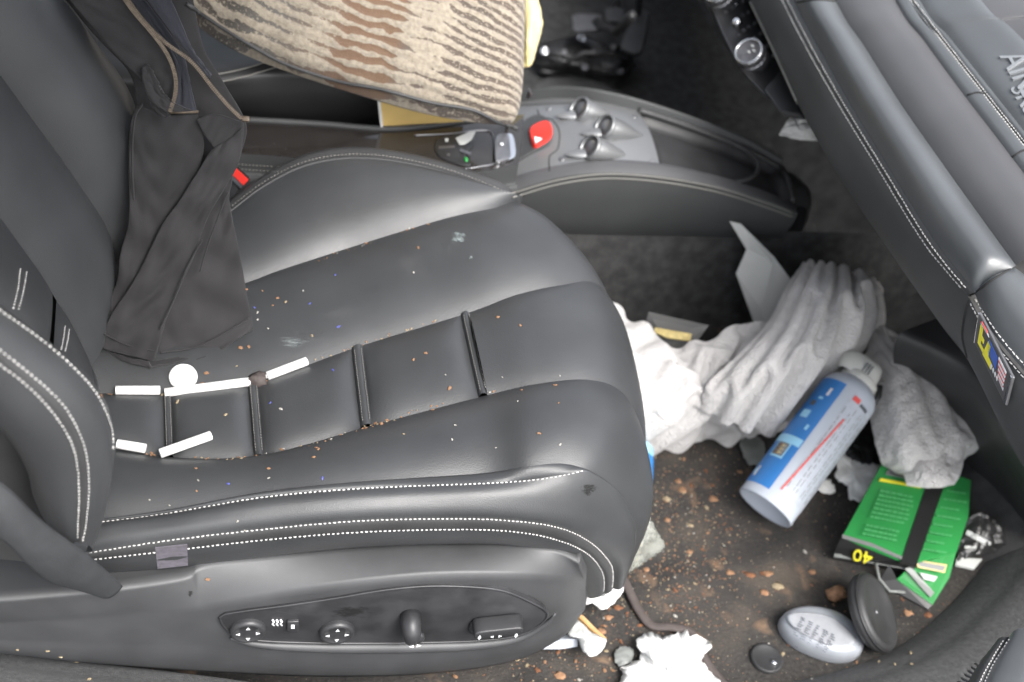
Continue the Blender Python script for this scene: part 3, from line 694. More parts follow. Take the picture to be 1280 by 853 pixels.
ue = (u_of(822, 208)[0]+u_of(801, 143)[0])/2
G = [[conpt(.0+(ue-.0)*i/50, j/16) for j in range(17)] for i in range(51)]
gridobj('switch_bridge', solid(G), 'silver', con)
# tray with a rim at the front
GT = []
for i in range(40):
    u = ue+(8-ue)*i/39; row = []
    for j in range(17):
        v = j/16; e = min(min(v, 1-v)/.10, (u-ue)/.12+.0, (8-u)/.45); e = max(0, min(1, e)); e = e*e*(3-2*e)
        row.append(conpt(u, v)+Vector((0, 0, -.020*e)))
    GT.append(row)
gridobj('tray', solid(GT), 'rubber', con)
mb = MB(); tube_mb(mb, curve([conpt(ue+(8-ue)*i/12, .99, .002) for i in range(13)]+[conpt(7.97, v, .001) for v in (.8,.5,.2,.03)], 50), .0052, n=10); mb.build('tray_rim', 'leather_dull', con)
tc_, ta = conpt((ue+8)/2-.28, .5, -.016), frame((0, 0, 1))
mb = MB(); ring = [tc_+Vector((.068*math.cos(t*math.pi/24), .056*math.sin(t*math.pi/24), -.002)) for t in range(49)]; tube_mb(mb, ring, .0035, n=8, cap=False); mb.build('cup_ring', 'leather_dull', con)
gridobj('console_nose', solid(panel_grid([[spl(c2b, 8).lerp(c3[-1], t/4)+Vector((0,0,.01*math.sin(math.pi*t/4))) for t in range(5)], [spl(c2b, 8).lerp(c3[-1], t/4)+Vector((.03+.02*math.sin(math.pi*t/4),0,-.03)) for t in range(5)], [spl(c2b, 8).lerp(c3[-1], t/4)+Vector((.03,0,-.24)) for t in range(5)]], 14, 12)), 'leather_far', con)
bake()
stl = lambda off: [(a, b+off) for a, b in ((640,243),(700,226),(760,219),(830,224),(900,237),(960,256),(990,267))]
for off in (-1.5, 4):
    mb = MB(); h = hitline(stl(off), 60, .0006); tube_mb(mb, h, .0011, n=6); mb.build('stitched_seam', 'thread_dull', con)
# panel gap lines on the bridge
for pth in ([(672,138),(676,146),(690,150),(699,163),(699,178),(696,188),(687,196),(687,214)], [(645,132),(672,131),(720,129)]):
    mb = MB(); tube_mb(mb, hitline(pth, 40, .0001), .0009, n=6); mb.build('panel_gap', 'groove', con)
# raised island with the hazard button
def top_patch(px, m, name, lift, th, parent=con, bev=.0015, n=40):
    pp = curve([Vector((a, b, 0)) for a, b in px], n, closed=True); top = []
    for q in pp:
        l, nn = hit(q.x, q.y); top.append(l+Vector((0,0,lift)))
    mb = MB(); prism(mb, top, (0, 0, -th)); return mb.build(name, m, parent, bev=bev, smooth=False)
top_patch([(630,175),(648,160),(668,148),(684,153),(690,168),(686,182),(668,192),(648,203),(636,205)], 'plastic', 'button_island', .007, .012)
rb = top_patch([(661,169),(668,163),(680,159),(687,163),(689,173),(686,180),(674,188),(666,190),(662,180)], 'red', 'hazard_button', .012, .010)
rb['label'] = 'red hazard button with a white triangle'
l, _ = hit(672, 177); mb = MB()
prism(mb, [P(a, b, z=l.z+.0124) for a, b in ((668,171),(678,173.5),(669.5,179))], (0,0,-.0006)); mb.build('triangle_mark', 'mark', rb, smooth=False)
for (px, py) in ((702,199),(818-3,203),(686,136),(793,146)):
    l, nn = hit(px, py); mb = MB(); lathe_mb(mb, l, nn, [(.0045,.0),(.0040,.0012),(.002,.0004),(.0003,.0002)], n=14); mb.build('screw_cap', 'gunmetal', con)
for (px, py) in ((721,135),(752.5,157),(734,183)):
    l, nn = hit(px+2, py+8); ax = Vector((-.88, -.16, .60)).normalized(); A = frame(ax); c = l+Vector((0, 0, .0095))
    mb = MB(); lathe_mb(mb, c, ax, [(.0190,-.012),(.0194,.000),(.0182,.0040),(.0158,.0030),(.0150,-.001)], n=32, a=A, sq=1.0); pod = mb.build('bridge_button', 'silver', con)
    mb = MB(); lathe_mb(mb, c, ax, [(.0152,-.001),(.0147,.0005),(.005,.0014),(.0002,.0015)], n=28, a=A); mb.build('button_face', 'gunmetal', pod)
    mb = MB(); prof = []; Vs = []; nn_ = 20                     # cowl tapering away behind the button
    for i in range(14):
        t = i/13; rr = .0188*(1-t**1.7)**.9+.0006; o = c+ax*(-.004)+Vector((.060*t, -.003*t, -.011*t))
        Vs += [o+Vector((0,1,0))*(rr*math.cos(math.pi*2*j/nn_))+Vector((.45,0,.85))*(rr*math.sin(math.pi*2*j/nn_)*(1-.35*t)) for j in range(nn_)]
    mb.add(Vs, [(i*nn_+j, i*nn_+(j+1) % nn_, (i+1)*nn_+(j+1) % nn_, (i+1)*nn_+j) for i in range(13) for j in range(nn_)]); mb.build('button_cowl', 'silver', pod)
    mb = MB(); Vs = []
    for i in range(10):
        t = i/9; rr = .010*(1-t**1.5)**.8+.0005; o = c+Vector((-.006-.030*t, -.002, -.011-.002*t))
        Vs += [o+Vector((0,1,0))*(rr*math.cos(math.pi*2*j/nn_))+Vector((0,0,1))*(rr*.6*math.sin(math.pi*2*j/nn_)) for j in range(nn_)]
    mb.add(Vs, [(i*nn_+j, i*nn_+(j+1) % nn_, (i+1)*nn_+(j+1) % nn_, (i+1)*nn_+j) for i in range(9) for j in range(nn_)]); mb.build('button_lip', 'silver', pod)
# rear of the console: gloss black deck and leather side
q0 = pts3([(230,149,'z',.345),(310,152,'z',.345),(400,157,'z',.345),(475,163,'z',.345),(530,160,'z',.345),(600,150,'z',.345),(655,143,'z',.343)])
q1 = pts3([(230,192,'z',.34),(310,193,'z',.34),(400,200,'z',.34),(475,206,'z',.34),(530,212,'z',.34),(600,214,'z',.34),(648,206,'z',.338)])
q2 = [p+Vector((0,-.004,-.03)) for p in q1]; q3 = [p+Vector((0,-.018,-.036)) for p in q1]; q4 = [p+Vector((0,-.02,-.2)) for p in q1]
gridobj('console_deck', solid(panel_grid([q0, q1], 40, 12, puff=.002)), 'gloss', con)
gridobj('console_rear_side', solid(panel_grid([q1, q2, q3, q4], 40, 16)), 'dash_low', con)
qb = [p+Vector((0,.02,-.16)) for p in q0]; gridobj('console_rear_far_side', solid(panel_grid([q0, qb], 30, 6)), 'leather_far', con)
mb = MB(); tube_mb(mb, curve([p+Vector((0,.002,.001)) for p in q0[:6]], 60), .0045, n=10); mb.build('deck_edge', 'dash_low', con)
bake()
mb = MB(); tube_mb(mb, hitline([(518,170),(560,168),(600,164),(614,167),(618,185),(619,204),(600,209),(582,212)], 50, .0008), .0012, n=6); mb.build('deck_trim_line', 'gunmetal', con)
gs = top_patch([(545,178),(566,170),(590,168),(592,182),(580,200),(590,208),(575,208),(548,196)], 'dark', 'gear_button_plate', .003, .004); gs['label'] = 'small black button plate set in the gloss deck'
for nm, pp, mm in (('plate_mark', [(569,176),(586,168),(594,168),(589,178),(580,184),(574,184)], 'card'), ('plate_mark', [(548,186),(568,185),(568,188),(548,189)], 'gunmetal'), ('plate_mark', [(575,189),(589,194),(587,197),(574,192)], 'gunmetal'),
                   ('plate_mark', [(556,176),(560,176),(560,180),(556,180)], 'card'), ('plate_mark', [(558,195),(562,195),(562,198),(558,198)], 'gunmetal')):
    h = [hit(a, b)[0] for a, b in pp]; mb = MB(); prism(mb, [p+Vector((0,0,.0042)) for p in h], (0,0,-.0006)); mb.build(nm, mm, gs, smooth=False)
o = top_patch([(621,176),(626,172),(640,172),(644,188),(642,201),(628,206),(620,205)], 'chrome', 'chrome_strip', .006, .008); 
top_patch([(619,176),(634,173),(637,190),(636,203),(622,207),(618,204)], 'gunmetal', 'strip_button', .0075, .008)
mb = MB(); lathe_mb(mb, hit(626,187)[0]+Vector((0,0,.0095)), (0,0,1), [(.0024,-.001),(.0022,.0004),(.0002,.0006)], n=12); mb.build('lamp_dot', 'mark', con)
for yy in (207, 213): stitches([(288,yy-2),(320,yy),(350,yy+2)], con, m='thread_dull', w=.0008)

def loose(name, label, cat, V, F, m, group=None, smooth=True, **kw):
    c = sum((Vector(v) for v in V), Vector())/len(V); c.z = min(Vector(v).z for v in V)
    o = link(name, V, F, m, None, origin=c, smooth=smooth, **kw); return tag(o, label, cat, group)
def leaf_spec(px, py, s, m, seed):
    pass
# green leaf scrap on the deck
l, n = hit(582, 202); V, F = blob_pts(l+Vector((0,0,.003)), .006, (.5,1.1,.3), 3)
loose('leaf_scrap', 'small bright green leaf scrap lying on the gloss black console deck', 'leaf', V, F, 'green')

# ================================================================ SEAT BELT, BUCKLE
bk_ = thing('belt_buckle', 'black seat belt buckle with a red release bar beside the console', 'belt buckle', P(300,235,z=.28))
def obox(mb, c, ax, ay, az, sx, sy, sz, k=0):
    V = [c+ax*(a*sx)+ay*(b*sy)+az*(d*sz) for d in (-1,1) for a, b in ((-1,-1),(1,-1),(1,1),(-1,1))]
    return mb.add(V, [(3,2,1,0),(4,5,6,7),(0,1,5,4),(1,2,6,5),(2,3,7,6),(3,0,4,7)], k)
pa, pb = P(291,213,z=.345), P(308,229,z=.345); dx = (pb-pa).normalized(); up_ = (CAM-pa).normalized(); dy = up_.cross(dx).normalized()
c = (pa+pb)/2
mb = MB(); obox(mb, c-dy*.016-up_*.012, dx, dy, up_, .016, .024, .010); mb.build('buckle_body', 'dark', bk_, bev=.003, smooth=False)
mb = MB(); obox(mb, c, dx, dy, up_, .0145, .0050, .004); mb.build('release_bar', 'red', bk_, bev=.001, smooth=False)
mb = MB(); obox(mb, c-dy*.0075, dx, dy, up_, .0150, .0020, .003); mb.build('bar_surround', 'gunmetal', bk_, smooth=False)
mb = MB(); obox(mb, P(281,231,z=.345), (P(284,222,z=.345)-P(277,241,z=.345)).normalized(), up_, dx, .014, .002, .0025); mb.build('buckle_tongue', 'chrome', bk_, smooth=False)
mb = MB(); tube_mb(mb, [c-dy*.036-up_*.014, c-dy*.07-up_*.06+dx*-.01, c-dy*.09-up_*.14+dx*-.02], .009, n=10, flat=.4); mb.build('buckle_stalk', 'dark', bk_)
# belt webbing at the lower left
bl = [pts3([(-80,560,'y',-.30),(0,603,'y',-.295),(50,650,'y',-.285),(105,690,'y',-.262),(138,718,'y',-.24),(152,732,'y',-.228)]),
      pts3([(-80,640,'y',-.305),(0,672,'y',-.30),(30,700,'y',-.29),(60,725,'y',-.265),(95,735,'y',-.24),(118,740,'y',-.228)])]
G = panel_grid(bl, 40, 14, puff=.008, sharp=2)
V = [p for r in G for p in r]
loose('seat_belt', 'black woven seat belt strap running into the seat side at lower left', 'seat belt', V, grid_faces(40, 14), 'belt', solid=.003)

# ================================================================ DRIVER SEAT (behind the console)
ds = thing('driver_seat', 'dark leather driver seat beyond the console, half hidden under the spotted pillow', 'car seat', P(330,80,z=.3))
r = [pts3([(140,150,'z',.30),(240,152,'z',.30),(400,158,'z',.30),(520,156,'z',.30),(600,148,'z',.28)]),
     pts3([(130,116,'z',.36),(230,118,'z',.38),(350,112,'z',.39),(470,112,'z',.38),(570,112,'z',.33)]),
     pts3([(130,92,'z',.39),(230,94,'z',.41),(345,82,'z',.42),(450,76,'z',.41),(560,80,'z',.36)]),
     pts3([(120,40,'z',.38),(230,40,'z',.39),(345,36,'z',.40),(450,30,'z',.40),(560,36,'z',.36)]),
     pts3([(110,-60,'z',.38),(230,-60,'z',.38),(345,-60,'z',.39),(450,-60,'z',.39),(550,-40,'z',.35)])]
gridobj('seat_cushion', solid(panel_grid(r, 50, 40)), 'leather_far', ds)
w = r[0]; gridobj('seat_side', solid(panel_grid([w, [p+Vector((0,.01,-.26)) for p in w]], 20, 6)), 'leather_far', ds)
w = [q[-1] for q in r]; gridobj('seat_front', solid(panel_grid([w, [p+Vector((.01,0,-.30)) for p in w]], 16, 6)), 'leather_far', ds)
w = [q[0] for q in r]; gridobj('seat_backrest', solid(panel_grid([w, [p+Vector((-.10,0,.28)) for p in w], [p+Vector((-.24,0,.62)) for p in w]], 20, 14, puff=.03)), 'leather_far', ds)
bake()
for a, b in ((0,0),(6,8)):
    mb = MB(); h = hitline([(258+a,96+b),(300+a,88+b),(352+a,73+b)], 40, .0010); tube_mb(mb, h, .0010, n=6); mb.build('stitched_seam', 'thread_dull', ds)

# ================================================================ DASHBOARD
da = thing('dashboard', 'padded leather dashboard with white double stitching and raised airbag lettering', 'dashboard', (.85, .2, .5))
D = {
 'd0': [(792,-300,'z',.46),(866,-150,'z',.46),(937,0,'z',.46),(968,65,'z',.46),(1000,135,'z',.46),(1045,215,'z',.46),(1110,312,'z',.46),(1175,404,'z',.46),(1209,449,'z',.46),(1250,530,'z',.45),(1300,622,'z',.44)],
 'd1': [(835,-300,'z',.52),(908,-150,'z',.52),(979,0,'z',.52),(1011,62,'z',.52),(1052,134,'z',.52),(1100,212,'z',.52),(1157,304,'z',.52),(1209,370,'z',.52),(1222,392,'z',.52),(1250,434,'z',.518),(1302,494,'z',.515)],
 'd2': [(848,-300,'z',.530),(921,-150,'z',.530),(992,0,'z',.530),(1024,60,'z',.530),(1064,132,'z',.530),(1110,208,'z',.530),(1166,298,'z',.530),(1219,366,'z',.530)],
 'd3': [(905,-300,'z',.560),(975,-150,'z',.560),(1044,0,'z',.560),(1080,57,'z',.560),(1124,127,'z',.560),(1172,196,'z',.560),(1222,266,'z',.560),(1270,332,'z',.560)],
 'd4': [(975,-300,'z',.590),(1046,-150,'z',.590),(1119,0,'z',.590),(1156,52,'z',.590),(1200,112,'z',.590),(1246,172,'z',.590),(1296,238,'z',.590),(1350,310,'z',.590)],
 'd5': [(1000,-300,'z',.600),(1066,-150,'z',.600),(1139,0,'z',.600),(1176,48,'z',.600),(1220,104,'z',.600),(1266,162,'z',.600),(1316,226,'z',.600),(1370,296,'z',.600)],
 'd6': [(1012,-300,'z',.606),(1078,-150,'z',.606),(1150,0,'z',.606),(1187,47,'z',.606),(1231,102,'z',.606),(1277,160,'z',.606),(1327,224,'z',.606),(1381,293,'z',.606)],
 'd7': [(1036,-300,'z',.640),(1112,-150,'z',.640),(1226,0,'z',.640),(1258,29,'z',.640),(1296,67,'z',.640),(1340,112,'z',.640),(1392,166,'z',.640),(1450,226,'z',.640)],
 'd8': [(1186,-300,'z',.670),(1262,-150,'z',.670),(1376,0,'z',.670),(1408,29,'z',.670),(1446,67,'z',.670),(1490,112,'z',.670),(1542,166,'z',.670),(1600,226,'z',.670)],
}
DD = {k: pts3(v) for k, v in D.items()}
def far(r): return [r[0]+(r[0]-r[1])*1.6]+r          # the dash goes on towards the driver's side
DD = {k: far(v) for k, v in DD.items()}
def dpan(name, rows, nu, nv, m, **kw):
    G = panel_grid([DD[r] if isinstance(r, str) else r for r in rows], nu, nv, **kw); solid(G); return gridobj(name, G, m, da)
dpan('dash_lower_panel', ['d0','d1'], 110, 14, 'dash_low', puff=.004)
K8 = 8
d1a = DD['d1'][:9]; d2a = DD['d2']; d3a = DD['d3']
dpan('roll_seam', [d1a, d2a], 90, 8, 'dash_low', puff=.0015)
dpan('padded_roll', ['d2','d3'], 100, 26, 'dash', puff=.022, sharp=2.0, upuff=60)
dpan('padded_band', ['d3','d4'], 90, 24, 'dash_dull', puff=.012, sharp=2.4)
dpan('dash_ledge', ['d4','d5'], 90, 10, 'dash', puff=.004)
dpan('ledge_piping', ['d5','d6'], 90, 8, 'dash', puff=.0035)
dpan('airbag_cover', ['d6','d7'], 90, 20, 'dash', puff=.006, sharp=4)
dpan('dash_top', ['d7','d8'], 60, 12, 'dash_dull', puff=.006)
# end piece by the door
e1 = DD['d1'][8:]; e2 = pts3([(1268,334,'z',.558),(1290,352,'z',.556),(1320,385,'z',.553),(1370,440,'z',.55)])
e1 = curve([DD['d1'][8]+Vector((.004,0,.004))]+DD['d1'][9:], 4); 
dpan('roll_end_piece', [[p+Vector((0,-.0005,.004)) for p in e1], e2], 40, 24, 'dash', puff=.020, sharp=2.1, upuff=12)
und = [p+Vector((.05, 0, -.015)) for p in DD['d0']]; und2 = [p+Vector((.36, 0, .0)) for p in DD['d0']]
dpan('dash_underside', ['d0', und, und2], 60, 10, 'void')
bake()
for off in (0, 7):
    stitches([(979+off-2,0),(1011+off-2,62),(1052+off-2,134),(1100+off-2,212),(1157+off-2,304),(1203+off*.8,362)], da, w=.0012, pitch=.0060, ln=.0046)
stitches([(1213,380),(1222,396),(1246,433),(1290,484)], da, w=.0013, pitch=.006, ln=.0046); stitches([(1219,375),(1230,392),(1254,426),(1296,474)], da, w=.0013, pitch=.006, ln=.0046)
stitches([(1137,0),(1174,48),(1218,104),(1262,160),(1290,196)], da, w=.0012, pitch=.0050, ln=.0038)
stitches([(1142,0),(1179,48),(1223,104),(1267,160),(1290,189)], da, w=.0012, pitch=.0050, ln=.0038)
mb = MB(); tube_mb(mb, hitline([(937,0),(968,65),(1002,140)], 40, .0008), .0014, n=6); mb.build('edge_thread', 'thread_dull', da)
for pth in ([(1212,374),(1206,395),(1203,420),(1209,447)], [(1213,371),(1238,352),(1268,334)], [(1209,119),(1222,116),(1231,118)], [(1265,197),(1278,189),(1290,188)], [(996,3),(1020,0),(1044,2)]):
    mb = MB(); tube_mb(mb, hitline(pth, 24, .0002), .0013, n=6); mb.build('panel_seam', 'groove', da)
# raised lettering, reads from the passenger seat
o0, nn = hit(1262, 78); oe, _ = hit(1240, 50); ly = (P(1290,128,z=o0.z)-P(1250,66,z=o0.z)).normalized()
lx = Vector((ly.x, ly.y, 0)).normalized(); lup = Vector((-lx.y, lx.x, 0)); lup = (lup-nn*lup.dot(nn)).normalized(); lx = (lx-nn*lx.dot(nn)).normalized()
if lup.x < 0: lup = -lup
mb = MB(); a0 = hit(1249, 72)[0]; text_mb(mb, 'AIRBAG', a0-nn*.0006, lx*.044, lup*.040, .0016); mb.build('airbag_lettering', 'emboss', da, smooth=False, bev=.0006)
mb = MB(); a1 = hit(1262, 111)[0]; text_mb(mb, 'SRS', a1-nn*.0006, lx*.036, lup*.030, .0014); mb.build('airbag_lettering', 'emboss', da, smooth=False, bev=.0006)
# small plate with the yellow letters and the flag
l0, pn = hit(1240, 452); l1 = hit(1225,428)[0]; l2 = hit(1262,490)[0]; l3 = hit(1236,410)[0]
def on_pl(px, py): d = ray(px, py); return CAM+d*((l0+pn*.002-CAM).dot(pn)/d.dot(pn))
pc = [on_pl(a, b) for a, b in ((1226,390),(1220,428),(1259,507),(1268,472))]
def pq(s, t, lift=.0): a = pc[0].lerp(pc[1], s); b = pc[3].lerp(pc[2], s); return a.lerp(b, t)+pn*(.002+lift*1.0)      # s across, t along
mb = MB(); prism(mb, [pq(0,0),pq(1,0),pq(1,1),pq(0,1)], -pn*.003); plate = mb.build('emblem_plate', 'gunmetal', da, smooth=False, bev=.0006); plate['label'] = 'small rectangular plate with yellow letters and a striped flag'
mb = MB(); prism(mb, [pq(.04,.02,.0004),pq(.96,.02,.0004),pq(.96,.975,.0004),pq(.04,.975,.0004)], -pn*.0006); mb.build('plate_face', 'dash_dull', plate, smooth=False)
for s0, s1, t0, t1 in ((.02,.98,.0,.022),(.02,.98,.955,.99)):
    mb = MB(); prism(mb, [pq(s0,t0,.0010),pq(s1,t0,.0010),pq(s1,t1,.0010),pq(s0,t1,.0010)], -pn*.0010); mb.build('plate_edge', 'chrome', plate, smooth=False)
def shp(name, pts, m, lift=.0010):
    mb = MB(); prism(mb, [pq(s, t, lift) for s, t in pts], -pn*.0006); mb.build(name, m, plate, smooth=False)
shp('yellow_letter', [(.80,.10),(.20,.10),(.20,.17),(.42,.17),(.42,.24),(.55,.24),(.55,.17),(.68,.17),(.68,.30),(.80,.30)], 'ink_yellow')
shp('yellow_letter', [(.84,.26),(.25,.34),(.25,.42),(.62,.40),(.66,.54),(.82,.52)], 'ink_yellow')
shp('flag_canton', [(.16,.36),(.52,.36),(.58,.62),(.20,.62)], 'ink_blue')
shp('white_swoosh', [(.12,.10),(.17,.10),(.12,.34),(.08,.30)], 'mark'); shp('red_swoosh', [(.06,.12),(.11,.10),(.08,.30),(.04,.28)], 'ink_red', .0013)
for k in range(4):
    s0 = .12+.14*k; shp('flag_stripe', [(s0,.64+.02*k),(s0+.07,.64+.02*k),(s0+.09,.86),(s0+.01,.86)], 'mark'); shp('flag_stripe', [(s0+.075,.64+.02*k),(s0+.13,.64+.02*k),(s0+.145,.86),(s0+.095,.86)], 'ink_red')
for k in range(4): shp('small_letter', [(.72,.50+.06*k),(.64,.51+.06*k),(.66,.54+.06*k),(.78,.535+.06*k)], 'mark', .0014)
shp('white_line', [(.68,.74),(.62,.74),(.66,.88),(.74,.88)], 'mark')

# ---- centre stack below the dash
st = thing('climate_control_unit', 'black climate control unit with ribbed dials under the dashboard', 'climate control', P(940,60,z=.36))
up3 = Vector((-.62, -.30, .72)).normalized()
poly = [(860,-90),(885,0),(903,42),(926,88),(958,122),(1003,143),(1030,140),(1030,-90)]
mb = MB(); prism(mb, [P(a, b, z=.415) for a, b in poly], (.02, .06, -.03)); mb.build('control_panel', 'dark', st, bev=.003, smooth=False)
mb = MB(); prism(mb, [P(a, b, z=.42) for a, b in ((955,112),(975,88),(992,106),(1002,143),(975,139))], (.01, .0, -.01)); mb.build('lower_trim', 'plastic', st, bev=.002, smooth=False)
for (px, py, r_) in ((940,72,.021),(900,-4,.021)):
    c = P(px, py, z=.425); A = frame(up3); mb = MB(); V = []; n = 40
    prof = [(1.12,-.01),(1.12,.004),(1.0,.006),(1.0,.016),(.86,.019),(.80,.016),(.3,.015),(.01,.015)]
    for (q, h) in prof:
        for j in range(n): t = 2*math.pi*j/n; k = 1+(.035 if j % 2 and q == 1.0 else 0); V.append(c+A[0]*(r_*q*k*math.cos(t))+A[1]*(r_*q*k*math.sin(t))+A[2]*h)
    mb.add(V, [(i*n+j, i*n+(j+1) % n, (i+1)*n+(j+1) % n, (i+1)*n+j) for i in range(len(prof)-1) for j in range(n)]); kn = mb.build('control_dial', 'gunmetal', st, smooth=False)
    mb = MB(); tube_mb(mb, [c+A[0]*(r_*.93*math.cos(t))+A[1]*(r_*.93*math.sin(t))+A[2]*.018 for t in [k*math.pi/20 for k in range(41)]], .0016, n=6, cap=False); mb.build('dial_ring', 'chrome', kn)
    for k in range(9):
        t = k*2.4; q = r_*.62*math.sqrt(k/9); mb = MB(); obox(mb, c+A[0]*(q*math.cos(t))+A[1]*(q*math.sin(t))+A[2]*.0155, A[0], A[1], A[2], .0022, .0012, .0010); mb.build('dial_key', 'card' if k % 3 == 0 else 'gunmetal', kn, smooth=False)
rnd = random.Random(4)
for k in range(26):
    i, j = k//4, k % 4; px = 908+i*7.5+j*7+rnd.uniform(-1,1); py = 16+i*14-j*5+rnd.uniform(-1,1)
    if py < -4 or py > 92 or (px-940)**2+(py-72)**2 < 400: continue
    mb = MB(); obox(mb, P(px, py, z=.4165), Vector((1,0,0)), Vector((0,1,0)), Vector((0,0,1)), .0028, .0020, .0022); mb.build('panel_key', 'chrome' if k == 2 else 'gunmetal', st, smooth=False, bev=.0006)
mb = MB(); lathe_mb(mb, P(922,30,z=.418), up3, [(.007,-.004),(.007,.006),(.005,.009),(.0005,.0095)], n=20); mb.build('small_knob', 'chrome', st)
# pedals
pd = thing('brake_pedal', 'grey rubber brake pedal plate on a metal arm in the driver footwell', 'pedal', P(735,30,z=.0))
def pedal_plate(par, px, z, m, name, th=.01):
    mb = MB(); prism(mb, curve([P(a, b, z=z) for a, b in px], 28, closed=True), (.01, .01, -th)); return mb.build(name, m, par, bev=.002, smooth=False)
pedal_plate(pd, [(717,18),(748,18),(752,28),(747,37),(719,38),(716,28)], .12, 'gunmetal', 'pedal_plate')
mb = MB(); tube_mb(mb, [P(745,28,z=.12), P(755,33,z=.13), P(770,40,z=.16), P(790,20,z=.30)], .009, n=10); mb.build('pedal_arm', 'dark', pd)
mb = MB(); V, F = blob_pts(P(757,33,z=.135), .008, (1.3,.8,.6), 2, .1); mb.add(V, F); mb.build('pedal_bolt', 'chrome', pd)
pd2 = thing('accelerator_pedal', 'long black accelerator pedal hanging right of the brake pedal', 'pedal', P(800,50,z=.0))
pedal_plate(pd2, [(790,12),(806,12),(810,20),(800,64),(780,62),(776,56),(788,28)], .13, 'plastic', 'pedal_plate', .014)
mb = MB(); tube_mb(mb, [P(798,16,z=.13), P(800,-10,z=.2), P(800,-60,z=.32)], .007, n=10); mb.build('pedal_arm', 'dark', pd2)
pd3 = thing('foot_rest', 'small square grey foot plate above the brake pedal', 'foot plate', P(768,18,z=0))
pedal_plate(pd3, [(759,10),(778,10),(781,18),(776,26),(760,26),(757,18)], .12, 'plastic', 'rest_plate')
mb = MB(); tube_mb(mb, [P(768,18,z=.115), P(772,5,z=.0)], .008, n=8); mb.build('rest_stem', 'dark', pd3)
# ---- carpeted sill and kick panel at the right, sill at the left
s_in = pts3([(-120,806,'z',.075),(0,817,'z',.075),(90,829,'z',.07),(200,841,'z',.06),(330,858,'z',.045),(520,884,'z',.02),(760,890,'z',.004),(940,862,'z',.004),(1040,842,'z',.004),(1120,812,'z',.004),(1182,764,'z',.004),(1228,712,'z',.004),(1272,650,'z',.004),(1315,570,'z',.004)])
s_up = []
for i, p in enumerate(s_in):
    a = s_in[max(i-1,0)]; b = s_in[min(i+1,len(s_in)-1)]; t = (b-a); t.z = 0; t.normalize(); nrm_ = Vector((t.y, -t.x, 0)); s_up.append((p, nrm_))
rows = [[p+Vector((0,0,-.10)) if p.z > .02 else p+Vector((0,0,-.004)) for p, n in s_up], [p for p, n in s_up], [p+n*.03+Vector((0,0,.035)) for p, n in s_up], [p+n*.09+Vector((0,0,.075)) for p, n in s_up], [p+n*.30+Vector((0,0,.11)) for p, n in s_up]]
G = panel_grid(rows, 120, 30); solid(G)
V = [p for r_ in G for p in r_]
loose('door_sill', 'grey carpeted door sill curving round the footwell at bottom right and bottom left', 'door sill', V, grid_faces(120, 30), 'carpet')
kp = thing('kick_panel', 'dark rounded kick panel under the end of the dashboard', 'kick panel', P(1200,560,z=0))
r0 = pts3([(1120,425,'z',.22),(1165,445,'z',.22),(1205,470,'z',.22),(1247,520,'z',.22),(1300,600,'z',.22)])
r1 = pts3([(1120,470,'z',.13),(1165,490,'z',.13),(1215,530,'z',.13),(1252,570,'z',.13),(1300,640,'z',.13)])
r2 = pts3([(1150,560,'z',.0),(1190,580,'z',.0),(1235,620,'z',.0),(1268,660,'z',.0),(1300,700,'z',.0)])
rt = [p+Vector((.04,.02,.01)) for p in r0]; rtt = [p+Vector((.2,.1,-.02)) for p in r0]
gridobj('panel_shell', solid(panel_grid([rtt, rt, r0, r1, r2], 30, 24)), 'leather_dull', kp)
# padded corner of the door trim, bottom right
dt = thing('door_trim', 'grey leather corner of the door trim with a white double seam at bottom right', 'door trim', P(1255,830,z=.2))
a0 = pts3([(1262,797,'z',.30),(1250,815,'z',.30),(1238,835,'z',.30),(1220,875,'z',.30)]); a1 = pts3([(1300,792,'z',.315),(1300,820,'z',.315),(1300,850,'z',.315),(1290,890,'z',.315)])
am = pts3([(1252,799,'z',.296),(1240,817,'z',.296),(1228,838,'z',.296),(1208,880,'z',.296)]); al = pts3([(1246,803,'z',.27),(1232,820,'z',.27),(1216,842,'z',.27),(1196,884,'z',.27)])
gridobj('trim_pad', solid(panel_grid([a0, a1], 30, 14, puff=.01)), 'dash', dt); gridobj('trim_edge', solid(panel_grid([al, am, a0], 30, 10, puff=.002)), 'dash_low', dt)
w = [al[0], am[0], a0[0], a1[0]]; gridobj('trim_end', solid(panel_grid([w, [p+Vector((.01,.01,-.06)) for p in w]], 12, 5)), 'dash_low', dt)
bake()
stitches([(1262,799),(1251,816),(1239,836),(1226,866)], dt, w=.0012, pts=None); stitches([(1254,801),(1243,819),(1231,840),(1218,868)], dt, w=.0012)
for k in range(6):
    x0, y0 = 1222-k*4.2, 832+k*4.5; mb = MB(); tube_mb(mb, [P(x0-3, y0-2, z=.262), P(x0, y0, z=.268), P(x0+6, y0+3, z=.270)], .0012, n=6); mb.build('rib', 'plastic', dt)
